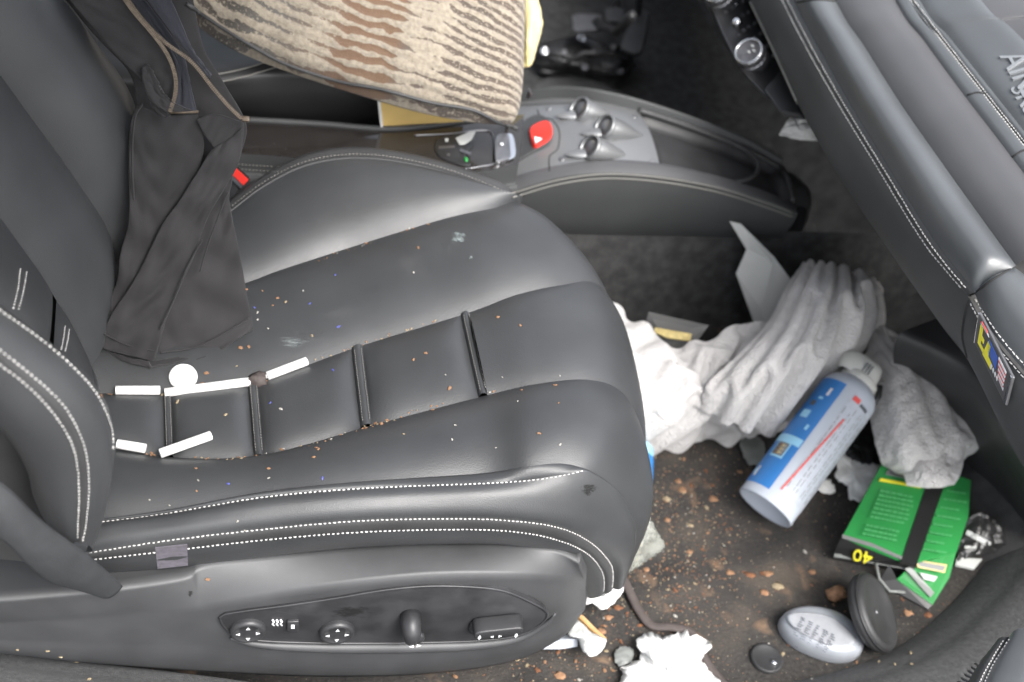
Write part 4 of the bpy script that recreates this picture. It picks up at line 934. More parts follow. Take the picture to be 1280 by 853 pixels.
# ================================================================ LOOSE THINGS
def fold_noise(u, v, seed, fx, fy):
    return noise.noise(Vector((u*fx, v*fy, seed*7.3)))
def cloth(rows, nu, nv, amp, nf, seed, fine=.0015, warp=.8, edge=.15, up=None, puff=0.):
    """rows of 3D control points -> sheet with flowing folds. folds run along u, nf of them across v"""
    G = panel_grid([pts3(r) if not isinstance(r[0], Vector) else r for r in rows], nu, nv, puff=puff)
    out = []
    for i in range(nu):
        rw = []; u = i/(nu-1)
        for j in range(nv):
            v = j/(nv-1)
            a = G[min(i+1,nu-1)][j]-G[max(i-1,0)][j]; b = G[i][min(j+1,nv-1)]-G[i][max(j-1,0)]; n = a.cross(b)
            n = n.normalized() if n.length > 1e-12 else Vector((0,0,1))
            if n.dot(CAM-G[i][j]) < 0: n = -n
            ph = v*nf+warp*fold_noise(u, v, seed, 1.6, 1.2)+.35*fold_noise(u, v, seed+5, 4, 3)
            s = 1-abs(math.sin(math.pi*ph))**.75*1.0                 # sharp valleys, round ridges
            h = (-(s**2.2))*amp*(.35+1.5*abs(fold_noise(u, v, seed+9, 2.2, 2.2)))
            ph2 = v*nf*1.7+u*nf*.9+1.5*fold_noise(u, v, seed+4, 2.3, 2.3); s2 = 1-abs(math.sin(math.pi*ph2))**.6
            h -= (s2**2.5)*amp*.7*max(0, .25+1.6*fold_noise(u, v, seed+6, 3, 3))
            h += amp*.55*fold_noise(u, v, seed+2, 3.5, 3.5)+fine*fold_noise(u, v, seed+3, 22, 22)
            rw.append(G[i][j]+n*h)
        out.append(rw)
    return out
def sheet(name, label, cat, G, m, group=None, th=.002, so=True, sub=0):
    if so: solid(G)
    V = [p for r in G for p in r]; return loose(name, label, cat, V, grid_faces(len(G), len(G[0])), m, group, solid=th, sub=sub)
# ---- black stretch trousers over the backrest edge
def jz(py): return .335+max(0, (430-py))*.00074
def jr(pts, d=0.): return [P(a, b, z=jz(b)+(c if c else 0)+d) for a, b, c in [(q+(0,))[:3] for q in pts]]
jk = thing('zip_jacket', 'black stretch jacket with brass zips hanging off the backrest onto the seat', 'jacket', P(220,430,z=.34))
def jpart(name, rows, m, nu=50, nv=30, amp=.006, nf=2, seed=1, d=0., th=.0022, **kw):
    if nv >= 20: G = crumple([jr(r, d) for r in rows], 26, 16, 1.05, 1.07, seed, iters=90, bend=.9, hold=.006, amp=.004, wl=1.6, floor=.0, relief=.5)
    else: G = cloth([jr(r, d) for r in rows], nu, nv, amp, nf, seed, fine=.0008, **kw)
    solid(G); return gridobj(name, G, m, jk, solid=th, sub=2 if nv >= 20 else 0), G
# back leaf (upper left and right behind)
jpart('back_panel', [[(60,-30),(112,30),(160,88),(170,125),(163,160),(161,215),(163,262),(152,312),(140,345)], [(160,-30),(190,40),(225,100),(240,150),(240,190),(225,250),(205,300),(185,345),(170,380)], [(235,-30),(252,50),(275,100),(304,150),(299,186),(284,226),(282,262),(270,310),(250,350)]], 'jersey', 60, 30, .006, 2.3, 3, -.012)
jpart('lower_panel', [[(262,190),(240,260),(205,330),(190,385),(186,440),(184,450)], [(282,200),(268,270),(250,330),(245,390),(248,438),(249,446)], [(290,212),(287,255),(296,300),(304,345),(312,395),(315,409)]], 'jersey', 50, 30, .004, 1.1, 6, -.001)
jpart('front_panel', [[(262,188),(232,235),(200,285),(168,345),(138,395),(122,428)], [(285,172),(262,225),(232,280),(198,345),(170,400),(158,439)], [(302,158),(297,200),(262,268),(234,335),(208,395),(193,448)]], 'jersey', 60, 30, .004, 1.2, 4, .010)
jpart('hem_lining', [[(122,429),(150,444),(186,453)], [(128,434,-.004),(156,452,-.004),(190,460,-.006)]], 'jersey', 30, 6, .0, 1, 8, .002)
jpart('hem_lining', [[(186,452),(215,448),(255,436),(315,410)], [(186,460),(220,454),(262,441),(316,414)]], 'jersey', 30, 6, .0, 1, 8, -.004)
jpart('collar_flap', [[(75,-20),(112,25),(150,70),(178,98),(190,128),(203,142)], [(110,-20),(160,30),(188,70),(204,100),(206,125),(208,143)], [(143,-20),(178,25),(206,60),(218,90),(219,115),(213,141)]], 'jersey', 46, 24, .003, 1, 11, .016)
jpart('navy_facing', [[(146,-20),(182,25),(210,60),(221,90),(221,115),(214,141)], [(165,-20),(200,25),(226,64),(236,95),(241,120),(247,141)]], 'navy', 40, 16, .002, 1, 12, .006)
jpart('navy_facing', [[(170,-20),(200,22),(232,62),(262,98)], [(205,-20),(222,18),(240,60),(264,94)]], 'navy', 40, 12, .0015, 1, 14, .012)
jpart('pocket_fold', [[(178,84),(178,100),(188,125),(210,142)], [(186,82),(192,104),(204,125),(224,140)], [(196,100),(204,115),(220,130),(246,141)]], 'jersey', 30, 14, .002, 1, 15, .020)
jpart('pocket_panel', [[(172,128),(163,160),(161,215),(161,262),(150,325),(130,395)], [(205,142),(196,190),(198,240),(192,285),(172,345),(150,405)], [(246,142),(253,185),(236,236),(212,285),(188,345),(168,412)]], 'jersey', 44, 30, .008, 1.3, 17, .004)
jpart('side_panel', [[(246,146),(256,165),(268,184),(262,200)], [(270,140),(282,158),(285,180),(280,205)], [(304,150),(303,170),(296,196),(284,222)]], 'jersey', 30, 20, .004, 1, 19, .008)
def zipline(px, d, name='zip'):
    c = curve([P(a, b, z=jz(b)+d) for a, b in px], 90); z = MB(); tube_mb(z, c, .0013, n=8, flat=.7)
    o = z.build(name, 'brass', jk); t = MB()
    for i in range(0, 89):
        a = (c[i+1]-c[i]).normalized(); s = a.cross((CAM-c[i]).normalized()).normalized(); obox(t, c[i], a, s, a.cross(s), .0006, .0020, .0013)
    t.build('zip_teeth', 'brass', o, smooth=False); return o
zipline([(143,-20),(165,12),(192,44),(210,70),(219,95),(219,118),(212,141)], .020)
zipline([(146,-20),(176,22),(205,52),(240,78),(266,110),(288,135),(303,149)], .018)
mb = MB(); tube_mb(mb, [P(212,141,z=jz(141)+.020), P(248,140,z=jz(141)+.020)], .0016, n=8); mb.build('zip_end', 'brass', jk)
mb = MB(); obox(mb, P(307,149,z=jz(150)+.018), Vector((1,0,0)), Vector((0,.7,.7)), Vector((0,-.7,.7)), .004, .003, .0025); mb.build('zip_slider', 'brass', jk, bev=.001)
for pth, d in (([(127,416),(160,432),(196,440)], .0125), ([(200,441),(250,432),(312,398)], .003), ([(253,300),(236,330),(215,380),(200,412)], .0135), ([(178,130),(168,150),(165,200),(167,250)], .013), ([(285,240),(262,300),(250,340)], .008)):
    mb = MB(); tube_mb(mb, curve([P(a, b, z=jz(b)+d) for a, b in pth], 40), .0010, n=6); mb.build('seam', 'jersey', jk)

# ---- spotted pillow
A_, B_ = P(652,172,z=.40), P(185,-12,z=.50); D_, C_ = P(660,-110,z=.60), P(330,-330,z=.70)
pn_ = (A_-B_).cross(D_-A_).normalized(); pn_ = pn_ if pn_.z > 0 else -pn_
mid = [P(480,128,z=.42), P(300,66,z=.45)]
def pillow():
    n = 64; T = .060; V = []; uv = []; F = []
    near = [B_, mid[1], mid[0], A_]; farr = [C_, C_.lerp(D_, .33), C_.lerp(D_, .67), D_]
    for s in (1, -1):
        for i in range(n+1):
            for j in range(n+1):
                u, v = i/n, j/n
                a = spl(near, u*3); b = spl(farr, u*3)
                base = a.lerp(b, v)
                x, y = 2*u-1, 2*v-1; k_ = max(0, abs(x)**5*abs(y)**5); base = base.lerp((A_+B_+C_+D_)/4, .07*k_); e = max(0, (1-abs(x)**3.5))*max(0, (1-abs(y)**3.5)); th = T*(e**.48)
                side = .020*math.sin(math.pi*u)**.6*(1-v)**8*0
                w = .004*noise.noise(Vector((u*5, v*5, s)))+.005*noise.noise(Vector((u*14, v*3, 4)))*min(1, e*4)
                V.append(base+pn_*(s*th+w)+(B_-A_).normalized()*0); uv.append((u, v+(0 if s > 0 else .37)))
    m = n+1
    for s in range(2):
        b = s*m*m; F += [tuple(b+k for k in f) for f in grid_faces(m, m)]
    return V, F, uv
V, F, uv = pillow()
SOLIDS.append(([tuple(p) for p in V], F))
pl_ = thing('throw_pillow', 'large cream pillow woven with brown and black spots, lying over the console', 'pillow', (A_+B_+C_+D_)/4-Vector((0,0,.06)))
link('pillow_cover', V, F, 'pillow', pl_, uvs=uv)
bake()
mb = MB(); h = hitline([(232,4),(290,42),(350,76),(420,100),(480,112),(540,128),(590,137),(622,152),(647,162)], 70, .0012); tube_mb(mb, h, .0024, n=8); mb.build('pillow_piping', 'leather_dull', pl_)
# yellow folder under the pillow, yellow cloth behind it
pf = [P(474,121,z=.408), P(478,158,z=.350), P(580,152,z=.350), P(580,120,z=.408)]
mb = MB(); nf_ = (pf[1]-pf[0]).cross(pf[3]-pf[0]).normalized()*.004; prism(mb, pf, nf_ if nf_.y > 0 else -nf_)
fo = thing('paper_folder', 'yellow paper folder with a white edge sticking out under the spotted pillow', 'folder', pf[1])
mb.build('folder_body', 'yellow', fo, smooth=False)
mb = MB(); prism(mb, [P(471.5,121,z=.409), P(475.5,159,z=.3505), P(479,159,z=.3505), P(475,121,z=.409)], nf_*.8 if nf_.y > 0 else -nf_*.8); mb.build('folder_edge', 'paper', fo, smooth=False)
G = cloth([[(640,-30,'z',.44),(648,20,'z',.42),(650,60,'z',.40),(652,84,'z',.375)], [(655,-30,'z',.46),(664,12,'z',.44),(662,50,'z',.42),(660,84,'z',.38)], [(664,-30,'z',.44),(677,22,'z',.42),(673,50,'z',.40),(665,80,'z',.375)]], 40, 20, .004, 1.4, 21)
sheet('yellow_cloth', 'pale yellow cloth showing beyond the front edge of the spotted pillow', 'cloth', G, 'yellow_cloth')
# ---- dark things in the driver footwell
G = cloth([[(668,78,'z',.03),(680,92,'z',.02),(715,94,'z',.02),(745,104,'z',.01),(775,108,'z',.01),(790,96,'z',.01)], [(672,64,'z',.06),(700,68,'z',.07),(725,76,'z',.06),(752,84,'z',.05),(780,84,'z',.05),(792,74,'z',.04)], [(676,52,'z',.05),(702,48,'z',.06),(728,44,'z',.06),(756,58,'z',.05),(775,60,'z',.04),(790,62,'z',.02)]], 60, 30, .016, 2.6, 31)
bagd = thing('black_bag', 'crumpled black bag with metal snaps in the dark driver footwell', 'bag', P(725,85,z=0))
solid(G); gridobj('bag_body', G, 'dark', bagd, solid=.003)
bake()
for (px, py, r_) in ((727,50,.010),(681,65,.009),(705,67,.006),(731,84,.008),(766,60,.006),(742,66,.006),(775,90,.007)):
    l, nn = hit(px, py); mb = MB(); lathe_mb(mb, l+nn*.003, Vector((0,-.5,.85)), [(r_,-.003),(r_,.001),(r_*.6,.003),(r_*.55,.001),(.0004,.001)], n=16); mb.build('metal_snap', 'gunmetal' if px not in (727,681) else 'chrome', bagd)
mb = MB(); tube_mb(mb, [P(700,84,z=.05), P(730,66,z=.10), P(765,68,z=.09), P(792,82,z=.03)], .004, n=8); mb.build('bag_strap', 'leather_dull', bagd)
mb = MB(); prism(mb, curve([P(a, b, z=.012) for a, b in ((672,106),(700,94),(742,100),(778,116),(800,134),(760,138),(700,132),(668,125))], 30, closed=True), (0,0,-.006)); V, F = mb.V, mb.F
loose('floor_mat', 'dark grey carpet mat in the driver footwell behind the silver bridge', 'floor mat', V, F, 'carpet', smooth=False)
mb = MB(); tube_mb(mb, curve([P(783,133,z=.30), P(783,126,z=.315), P(792,124,z=.32), P(798,132,z=.31), P(798,140,z=.295)], 20), .003, n=8)
loose('metal_hook', 'small curved metal hook beside the far edge of the console', 'hook', mb.V, mb.F, 'chrome')
mb = MB(); tube_mb(mb, [P(660,122,z=.33), P(662,113,z=.345), P(665,120,z=.335)], .003, n=8)
loose('metal_clip', 'tiny metal clip between pillow and console edge', 'clip', mb.V, mb.F, 'gunmetal')
# tissue under the centre stack
G = cloth([[(974,168,'z',.36),(1000,173,'z',.36),(1035,176,'z',.36)], [(984,152,'z',.37),(1005,150,'z',.375),(1035,152,'z',.37)], [(996,136,'z',.37),(1006,132,'z',.37),(1032,130,'z',.37)]], 36, 28, .010, 2.2, 41)
sheet('white_tissue', 'crumpled white tissue tucked under the edge of the dashboard', 'tissue', G, 'paper')

# ---- things lying on the seat
def on_seat(px, py): return hit(px, py)
BVseat = BV[0]
def stick(a, b, label, r=.0049):
    (la, na), (lb, nb) = hit(*a), hit(*b); ax = (lb-la).normalized(); n = ((na+nb)/2).normalized(); L_ = (lb-la).length
    mb = MB(); A = frame(ax); c = la+n*(r*.95)
    lathe_mb(mb, c, ax, [(.0003,0),(r*.9,0),(r,.0007),(r,L_*.35),(r*.985,L_*.36),(r,L_*.37),(r,L_-.0007),(r*.9,L_),(.0003,L_)], n=22, a=A)
    loose('paper_stick', label, 'stick', mb.V, mb.F, 'stick', 'white broken sticks in the seat seams')
stick((144,493),(200,493), 'short white stick in the upper cushion seam, next to the backrest bolster')
stick((206,495),(313,481), 'longest white stick, lying in the upper seam beneath the round white tablet')
stick((334,474),(384,455), 'slanting white stick in the upper cushion seam right of the dark nut')
stick((147,556),(183,562), 'short white stick in the lower cushion seam at the backrest bolster')
stick((200,572),(264,549), 'slanting white stick rising from the lower cushion seam')
l, n = hit(229, 472); mb = MB(); lathe_mb(mb, l, n, [(.0145,0),(.0150,.0015),(.0145,.0032),(.0135,.0038),(.0005,.0040)], n=36)
loose('white_tablet', 'round flat white tablet lying above the sticks on the cushion', 'tablet', mb.V, mb.F, 'stick')
l, n = hit(322, 479); V, F = blob_pts(l+n*.005, .0100, (1.1,.9,.8), 5, .3, 9, 6); loose('dark_nut', 'dark brown shrivelled nut between two white sticks', 'nut', V, F, 'strap')
l, n = hit(331, 471); V, F = blob_pts(l+n*.003, .0042, (1.1,.9,.7), 8, .3, 7, 5); loose('white_chip', 'small white chip beside the dark nut', 'chip', V, F, 'stick')
CR = {}
rnd = random.Random(11)
def crumb(px, py, r, m, label, group, cat='crumb', at=None):
    if at is None:
        l, n = hit(px, py)
        if l is None: return
    else: l, n = at, Vector((0,0,1))
    key = (m, rnd.randrange(4))
    if key not in CR:
        V, F = blob_pts((0,0,0), 1., (1, .62, .40), key[1]*3+len(CR), .4)
        me = bpy.data.meshes.new('crumb'); me.from_pydata([tuple(v) for v in V], [], F); me.materials.append(M[m]); CR[key] = me
    o = bpy.data.objects.new('crumb', CR[key]); COL.objects.link(o)
    A, B, N = frame(n); a = rnd.uniform(0, 6.28); X = A*math.cos(a)+B*math.sin(a); Y = N.cross(X)
    o.matrix_world = Matrix.Translation(l+N*r*.25) @ Matrix((X, Y, N)).transposed().to_4x4() @ Matrix.Scale(r, 4)
    tag(o, label, cat, group)
LS = {'crumb_orange': ('tiny orange brown crumb on the black seat cushion', 'orange crumbs on the seat'), 'crumb_tan': ('tiny yellowish tan crumb on the black seat cushion', 'tan crumbs on the seat'),
      'crumb_pale': ('tiny whitish crumb on the black seat cushion', 'whitish crumbs on the seat'), 'crumb_blue': ('tiny blue glitter speck on the black seat cushion', 'blue specks on the seat')}
def seatcrumb(px, py, r, m): crumb(px, py, r*.00080, m, LS[m][0], LS[m][1], 'speck' if m == 'crumb_blue' else 'crumb')
# along the seams
def along(px, n, sp, r, ms):
    c = curve([Vector((a, b, 0)) for a, b in px], 60)
    for k in range(n):
        p = c[int(rnd.random()**1*59)]; seatcrumb(p.x+rnd.uniform(-2,2), p.y+rnd.uniform(-sp,sp), r*rnd.uniform(.5,1.25), rnd.choice(ms))
mix_ = ['crumb_orange','crumb_orange','crumb_tan','crumb_orange','crumb_pale']
along([(385,332),(430,314),(470,301),(540,280)], 18, 1.6, 1.9, mix_)
along([(390,452),(430,439),(500,415),(560,396)], 20, 1.6, 1.8, ['crumb_orange','crumb_tan'])
along([(330,567),(390,556),(450,537)], 14, 2, 1.8, mix_)
along([(452,536),(480,528),(500,522)], 14, 2.2, 2.6, ['crumb_orange','crumb_orange','crumb_tan'])
along([(500,520),(560,503),(620,490)], 10, 3, 1.9, mix_)
along([(240,573),(290,574),(320,571)], 12, 1.5, 2.2, ['crumb_tan','crumb_orange'])
along([(182,566),(198,571)], 5, 1.5, 2.6, ['crumb_orange']); along([(127,494),(141,494)], 5, 1.2, 2.4, ['crumb_orange'])
for px, py, r, m in ((203,494,3.6,'crumb_tan'),(222,503,4,'crumb_tan'),(301,435,4,'crumb_orange'),(311,434,3.4,'crumb_orange'),(258,467,4,'crumb_orange'),(253,480,3,'crumb_orange'),(296,458,2,'crumb_tan'),(390,420,2.5,'crumb_tan'),(332,477,4,'crumb_orange'),
    (282,519,3,'crumb_tan'),(351,512,3,'crumb_pale'),(245,586,2.2,'crumb_orange'),(336,586,3,'crumb_orange'),(246,614,2,'crumb_orange'),(248,601,2,'crumb_pale'),(336,598,2,'crumb_pale'),(285,605,2.4,'crumb_blue'),(403,598,2.4,'crumb_blue'),
    (338,504,2.4,'crumb_blue'),(416,463,2.6,'crumb_blue'),(423,409,3,'crumb_blue'),(318,385,2.4,'crumb_blue'),(387,380,2.4,'crumb_blue'),(419,344,2.4,'crumb_blue'),(347,373,3,'crumb_orange'),(357,378,3,'crumb_tan'),(341,382,2,'crumb_orange'),(308,362,2.4,'crumb_orange'),(328,364,2.2,'crumb_orange'),
    (379,364,2,'crumb_pale'),(322,391,2.6,'crumb_pale'),(322,400,2.4,'crumb_pale'),(335,411,2,'crumb_pale'),(523,310,3,'crumb_orange'),(458,305,3.4,'crumb_orange'),(517,341,2.4,'crumb_pale'),(532,442,3.4,'crumb_orange'),(517,450,3,'crumb_orange'),(562,486,4,'crumb_orange'),(622,397,3.6,'crumb_orange'),(650,407,3,'crumb_orange'),
    (541,513,3,'crumb_orange'),(557,469,1.6,'crumb_pale'),(505,543,2,'crumb_tan'),(569,532,2,'crumb_pale'),(565,550,2,'crumb_pale'),(674,542,3,'crumb_orange'),(694,482,3,'crumb_orange'),(652,488,2.4,'crumb_orange'),(698,504,2,'crumb_orange'),(700,556,2.4,'crumb_pale'),(647,502,1.8,'crumb_pale'),(628,472,1.6,'crumb_pale'),
    (392,572,3,'crumb_orange'),(398,562,3,'crumb_orange'),(395,560,2.4,'crumb_orange'),(352,562,2.6,'crumb_orange'),(297,652,2,'crumb_pale'),(259,724,3.4,'crumb_orange'),(306,313+350,1.5,'crumb_pale'),(212,632,1.4,'crumb_pale'),(187,625,1.6,'crumb_pale'),(700,470,1.5,'crumb_pale'),(620,560,1.5,'crumb_pale')):
    seatcrumb(px, py, r, m)
# ================================================================ THINGS ON THE PASSENGER FOOTWELL FLOOR
# towels
G = crumple([[(728,336,'z',.20),(748,358,'z',.19),(775,388,'z',.16),(808,408,'z',.14),(840,432,'z',.13),(880,424,'z',.14),(930,406,'z',.15),(970,410,'z',.14),(1000,430,'z',.12)],
           [(740,420,'z',.20),(765,440,'z',.19),(795,450,'z',.17),(830,462,'z',.15),(868,466,'z',.14),(905,452,'z',.14),(945,446,'z',.13),(985,455,'z',.11),(1015,462,'z',.09)],
           [(760,500,'z',.16),(785,510,'z',.15),(815,515,'z',.13),(850,515,'z',.11),(885,508,'z',.10),(920,500,'z',.09),(955,496,'z',.07),(990,492,'z',.06),(1025,492,'z',.05)],
           [(770,575,'z',.03),(795,570,'z',.02),(818,566,'z',.01),(850,559,'z',.01),(882,548,'z',.01),(915,551,'z',.01),(940,544,'z',.01),(975,535,'z',.01),(1015,520,'z',.01)]], 80, 62, 1.14, 1.18, 51, bend=.65, hold=.006, amp=.006, wl=2.2, relief=.7)
sheet('white_towel', 'crumpled white terry towel against the front edge of the seat', 'towel', G, 'towel', th=.004, sub=2)
G = crumple([[(1008,328,'z',.17),(985,362,'z',.19),(965,400,'z',.19),(930,440,'z',.18),(890,480,'z',.15),(880,510,'z',.11)],
           [(1026,326,'z',.21),(1015,360,'z',.24),(1000,405,'z',.23),(970,450,'z',.21),(938,495,'z',.16),(922,530,'z',.10)],
           [(1050,330,'z',.21),(1048,365,'z',.24),(1038,410,'z',.23),(1015,452,'z',.20),(985,495,'z',.14),(962,535,'z',.07)],
           [(1080,340,'z',.20),(1080,370,'z',.22),(1074,408,'z',.18),(1056,440,'z',.13),(1028,470,'z',.08),(1005,495,'z',.05)],
           [(1098,352,'z',.16),(1104,382,'z',.16),(1098,412,'z',.12),(1080,430,'z',.09),(1056,452,'z',.06),(1035,475,'z',.04)]], 84, 84, 1.03, 1.36, 57, bend=.6, hold=.005, amp=.007, wl=2.2, iters=200)
sheet('white_towel', 'tall bunched white towel with long folds in the middle of the footwell', 'towel', G, 'towel', th=.004, sub=2)
G = crumple([[(1096,400,'z',.13),(1085,440,'z',.13),(1085,490,'z',.11),(1095,545,'z',.09),(1103,573,'z',.075),(1106,580,'z',.06)],
           [(1115,412,'z',.15),(1120,450,'z',.16),(1128,500,'z',.15),(1135,555,'z',.12),(1140,585,'z',.09),(1143,596,'z',.07)],
           [(1140,425,'z',.14),(1158,462,'z',.15),(1175,505,'z',.14),(1185,550,'z',.12),(1188,575,'z',.09),(1186,590,'z',.07)],
           [(1158,440,'z',.12),(1190,475,'z',.12),(1214,504,'z',.11),(1234,532,'z',.11),(1236,550,'z',.09),(1212,562,'z',.08)]], 54, 44, 1.03, 1.10, 63, bend=.7, hold=.006, amp=.006, wl=2.0, relief=.6)
sheet('grey_white_towel', 'flat greyish white towel draped at the right, over the green packet', 'towel', G, 'towel', th=.004, sub=2)
G = cloth([[(1126,565,'z',.085),(1129,588,'z',.080),(1133,606,'z',.075)], [(1160,560,'z',.105),(1163,590,'z',.10),(1166,611,'z',.08)], [(1208,553,'z',.09),(1204,580,'z',.085),(1194,606,'z',.075)]], 30, 40, .006, 2.4, 66, fine=.001)
sheet('cloth_corner', 'short hanging cloth corner under the greyish white towel, touching the green packet', 'cloth', G, 'towel', th=.003, sub=1)
# folded white card standing behind
A, B, Cc, Dd, E_, F_, G_, H_, I_ = [P(a, b, z=z) for a, b, z in ((912,277,.215),(926,280,.215),(968,322,.17),(990,352,.14),(975,390,.10),(957,430,.06),(944,408,.07),(920,342,.14),(933,312,.175))]
mb = MB(); f = (0,.0,.002); m1 = P(966,330,z=.165); m2 = P(952,388,z=.10)
V = [A, B, Cc, m1, I_, H_, G_, F_, E_, Dd, m2]
mb.add(V, [(0,1,2,3,4), (4,3,10,6,5), (3,2,9,8,10), (10,8,7,6)])
loose('folded_card', 'creased white card standing upright behind the towels', 'card', mb.V, mb.F, 'card', smooth=False, solid=.0016)
# smoky wrapper with a gold band
wr = thing('plastic_wrapper', 'smoky clear plastic wrapper with a gold band, leaning behind the white towel', 'wrapper', P(840,420,z=.10))
q = [P(a, b, z=z) for a, b, z in ((811,390,.15),(886,407,.15),(868,432,.11),(842,442,.09),(803,420,.10))]
mb = MB(); prism(mb, q, (.0, .002, -.003)); mb.build('wrapper_film', 'smoke', wr, smooth=False)
q = [P(a, b, z=z)+Vector((0,-.002,.001)) for a, b, z in ((818,409,.13),(864,417,.128),(862,426,.118),(834,422,.117),(818,415,.122))]
mb = MB(); prism(mb, q, (.0, .001, -.002)); mb.build('gold_band', 'gold', wr, smooth=False)
# ---- the spray can
can = thing('spray_can', 'blue and silver spray can with a cream cap lying on the towel', 'spray can', P(955,640,z=.0))
cb, ct = P(957,634,z=.050), P(1066,487,z=.150); ax = (ct-cb).normalized(); Lc = (ct-cb).length; r = .0415
tocam = (CAM-(cb+ct)/2); tocam = (tocam-ax*tocam.dot(ax)).normalized(); sidev = ax.cross(tocam).normalized()   # left of the can seen from the camera when ax points away
A = (tocam, sidev, ax)
mb = MB(); lathe_mb(mb, cb, ax, [(.001,.016),(.020,.014),(r*.86,.004),(r*.93,-.001),(r*.99,-.002),(r*1.01,.001),(r,.005),(r,Lc*.93),(r*.97,Lc*.965),(r*.86,Lc*1.0),(r*.72,Lc*1.03),(r*.6,Lc*1.045)], n=64, a=A); mb.build('can_body', 'can_white', can)
def patch(name, a0, a1, h0, h1, m, lift=.0005, n=20, parent=None):
    mb = MB(); lathe_mb(mb, cb, ax, [(r+lift, h0),(r+lift, h0+(h1-h0)*.5),(r+lift, h1)], n=n, a=A, ang=(math.radians(a0), math.radians(a1))); return mb.build(name, m, parent or can)
s_ = 1 if (RW.transposed() @ sidev).x < 0 else -1        # which way is image left
bl_ = patch('blue_label', s_*14, s_*100, .012, Lc*.93, 'blue')
patch('pale_band', s_*16, s_*98, Lc*.39, Lc*.45, 'pale_blue', .0009, parent=bl_)
patch('picture_frame', s_*30, s_*62, Lc*.27, Lc*.40, 'pale_blue', .0010, parent=bl_); patch('picture', s_*33, s_*59, Lc*.285, Lc*.385, 'gunmetal', .0014, parent=bl_)
for k in range(12):
    a = 36+(k % 4)*5.5; h = Lc*(.295+.028*(k//4)); patch('picture_detail', s_*a, s_*(a+4), h, h+Lc*.02, ('crumb_pale','gold','crumb_orange','strap')[k % 4], .0017, 4, bl_)
for k, (a0, a1, h0, h1, m_) in enumerate(((40,60,.60,.66,'pale_blue'),(44,56,.70,.74,'gunmetal'),(36,46,.76,.78,'pale_blue'),(30,36,.80,.86,'mark'),(64,74,.12,.16,'pale_blue'),(60,66,.10,.18,'mark'),(24,30,.52,.56,'pale_blue'))):
    patch('label_mark', s_*a0, s_*a1, Lc*h0, Lc*h1, m_, .0010, 6, bl_)
gr = patch('text_label', s_*-4, s_*-86, .02, Lc*.86, 'can_grey')
rnd = random.Random(5)
for k in range(22):                             # rows of small print along the can
    a = -8-3.4*k
    h = .03; mb = MB()
    while h < Lc*.80:
        w = rnd.uniform(.004, .014); lathe_mb(mb, cb, ax, [(r+.0009, h),(r+.0009, h+w)], n=2, a=A, ang=(math.radians(s_*a), math.radians(s_*(a-1.3)))); h += w+rnd.uniform(.0015,.005)
    if k % 3 != 2: mb.build('print_line', 'can_white' if k % 2 else 'box_grey', gr)
mb = MB()                                       # slanting red line
for i in range(20):
    t0, t1 = i/20, (i+1)/20; a0 = -4-46*t0; h0 = Lc*(.10+.62*t0); h1 = Lc*(.10+.62*t1)+.001; lathe_mb(mb, cb, ax, [(r+.0014, h0),(r+.0014, h1)], n=2, a=A, ang=(math.radians(s_*(-2-16*t0)), math.radians(s_*(-5.5-16*t0))))
mb.build('red_line', 'ink_red', can)
patch('red_mark', s_*-10, s_*-25, Lc*.865, Lc*.90, 'ink_red', .0012); 
for k in range(5): patch('dark_letter', s_*(-29-4.6*k), s_*(-32.2-4.6*k), Lc*.86, Lc*.885, 'ink_dark', .0012, 3)
cp = cb+ax*(Lc*1.035)
mb = MB(); lathe_mb(mb, cp, ax, [(r*.62,-.004),(r*.66,.002),(r*.66,.010),(r*.60,.013)], n=40, a=A); mb.build('cap_collar', 'cap', can)
# nozzle: a flattened wide grip
V = []; n = 28
for i, (w, d, h) in enumerate(((.030,.022,.006),(.031,.022,.016),(.031,.019,.028),(.026,.014,.038),(.018,.008,.043),(.002,.001,.044))):
    for j in range(n):
        t = 2*math.pi*j/n; V.append(cp+ax*h+sidev*(s_*(.002+.008*math.sin(h*60)))*1+sidev*(w*math.copysign(abs(math.cos(t))**.7, math.cos(t)))+tocam*(d*math.copysign(abs(math.sin(t))**.7, math.sin(t))))
mb = MB(); mb.add(V, [(i*n+j, i*n+(j+1) % n, (i+1)*n+(j+1) % n, (i+1)*n+j) for i in range(5) for j in range(n)]); nz_ = mb.build('spray_nozzle', 'cap', can)
for k in range(3):
    mb = MB(); obox(mb, cp+ax*.022+tocam*.0212+sidev*(-s_*(.004-.0045*k)), ax, sidev, tocam, .0075, .0008, .0010); mb.build('grip_line', 'ink_dark', nz_, smooth=False)
mb = MB(); tube_mb(mb, [cp+ax*.020+sidev*(-s_*.027), cp+ax*.006+sidev*(-s_*.034), cp+ax*-.012+sidev*(-s_*.034)], .004, n=10); mb.build('trigger', 'dark', nz_)
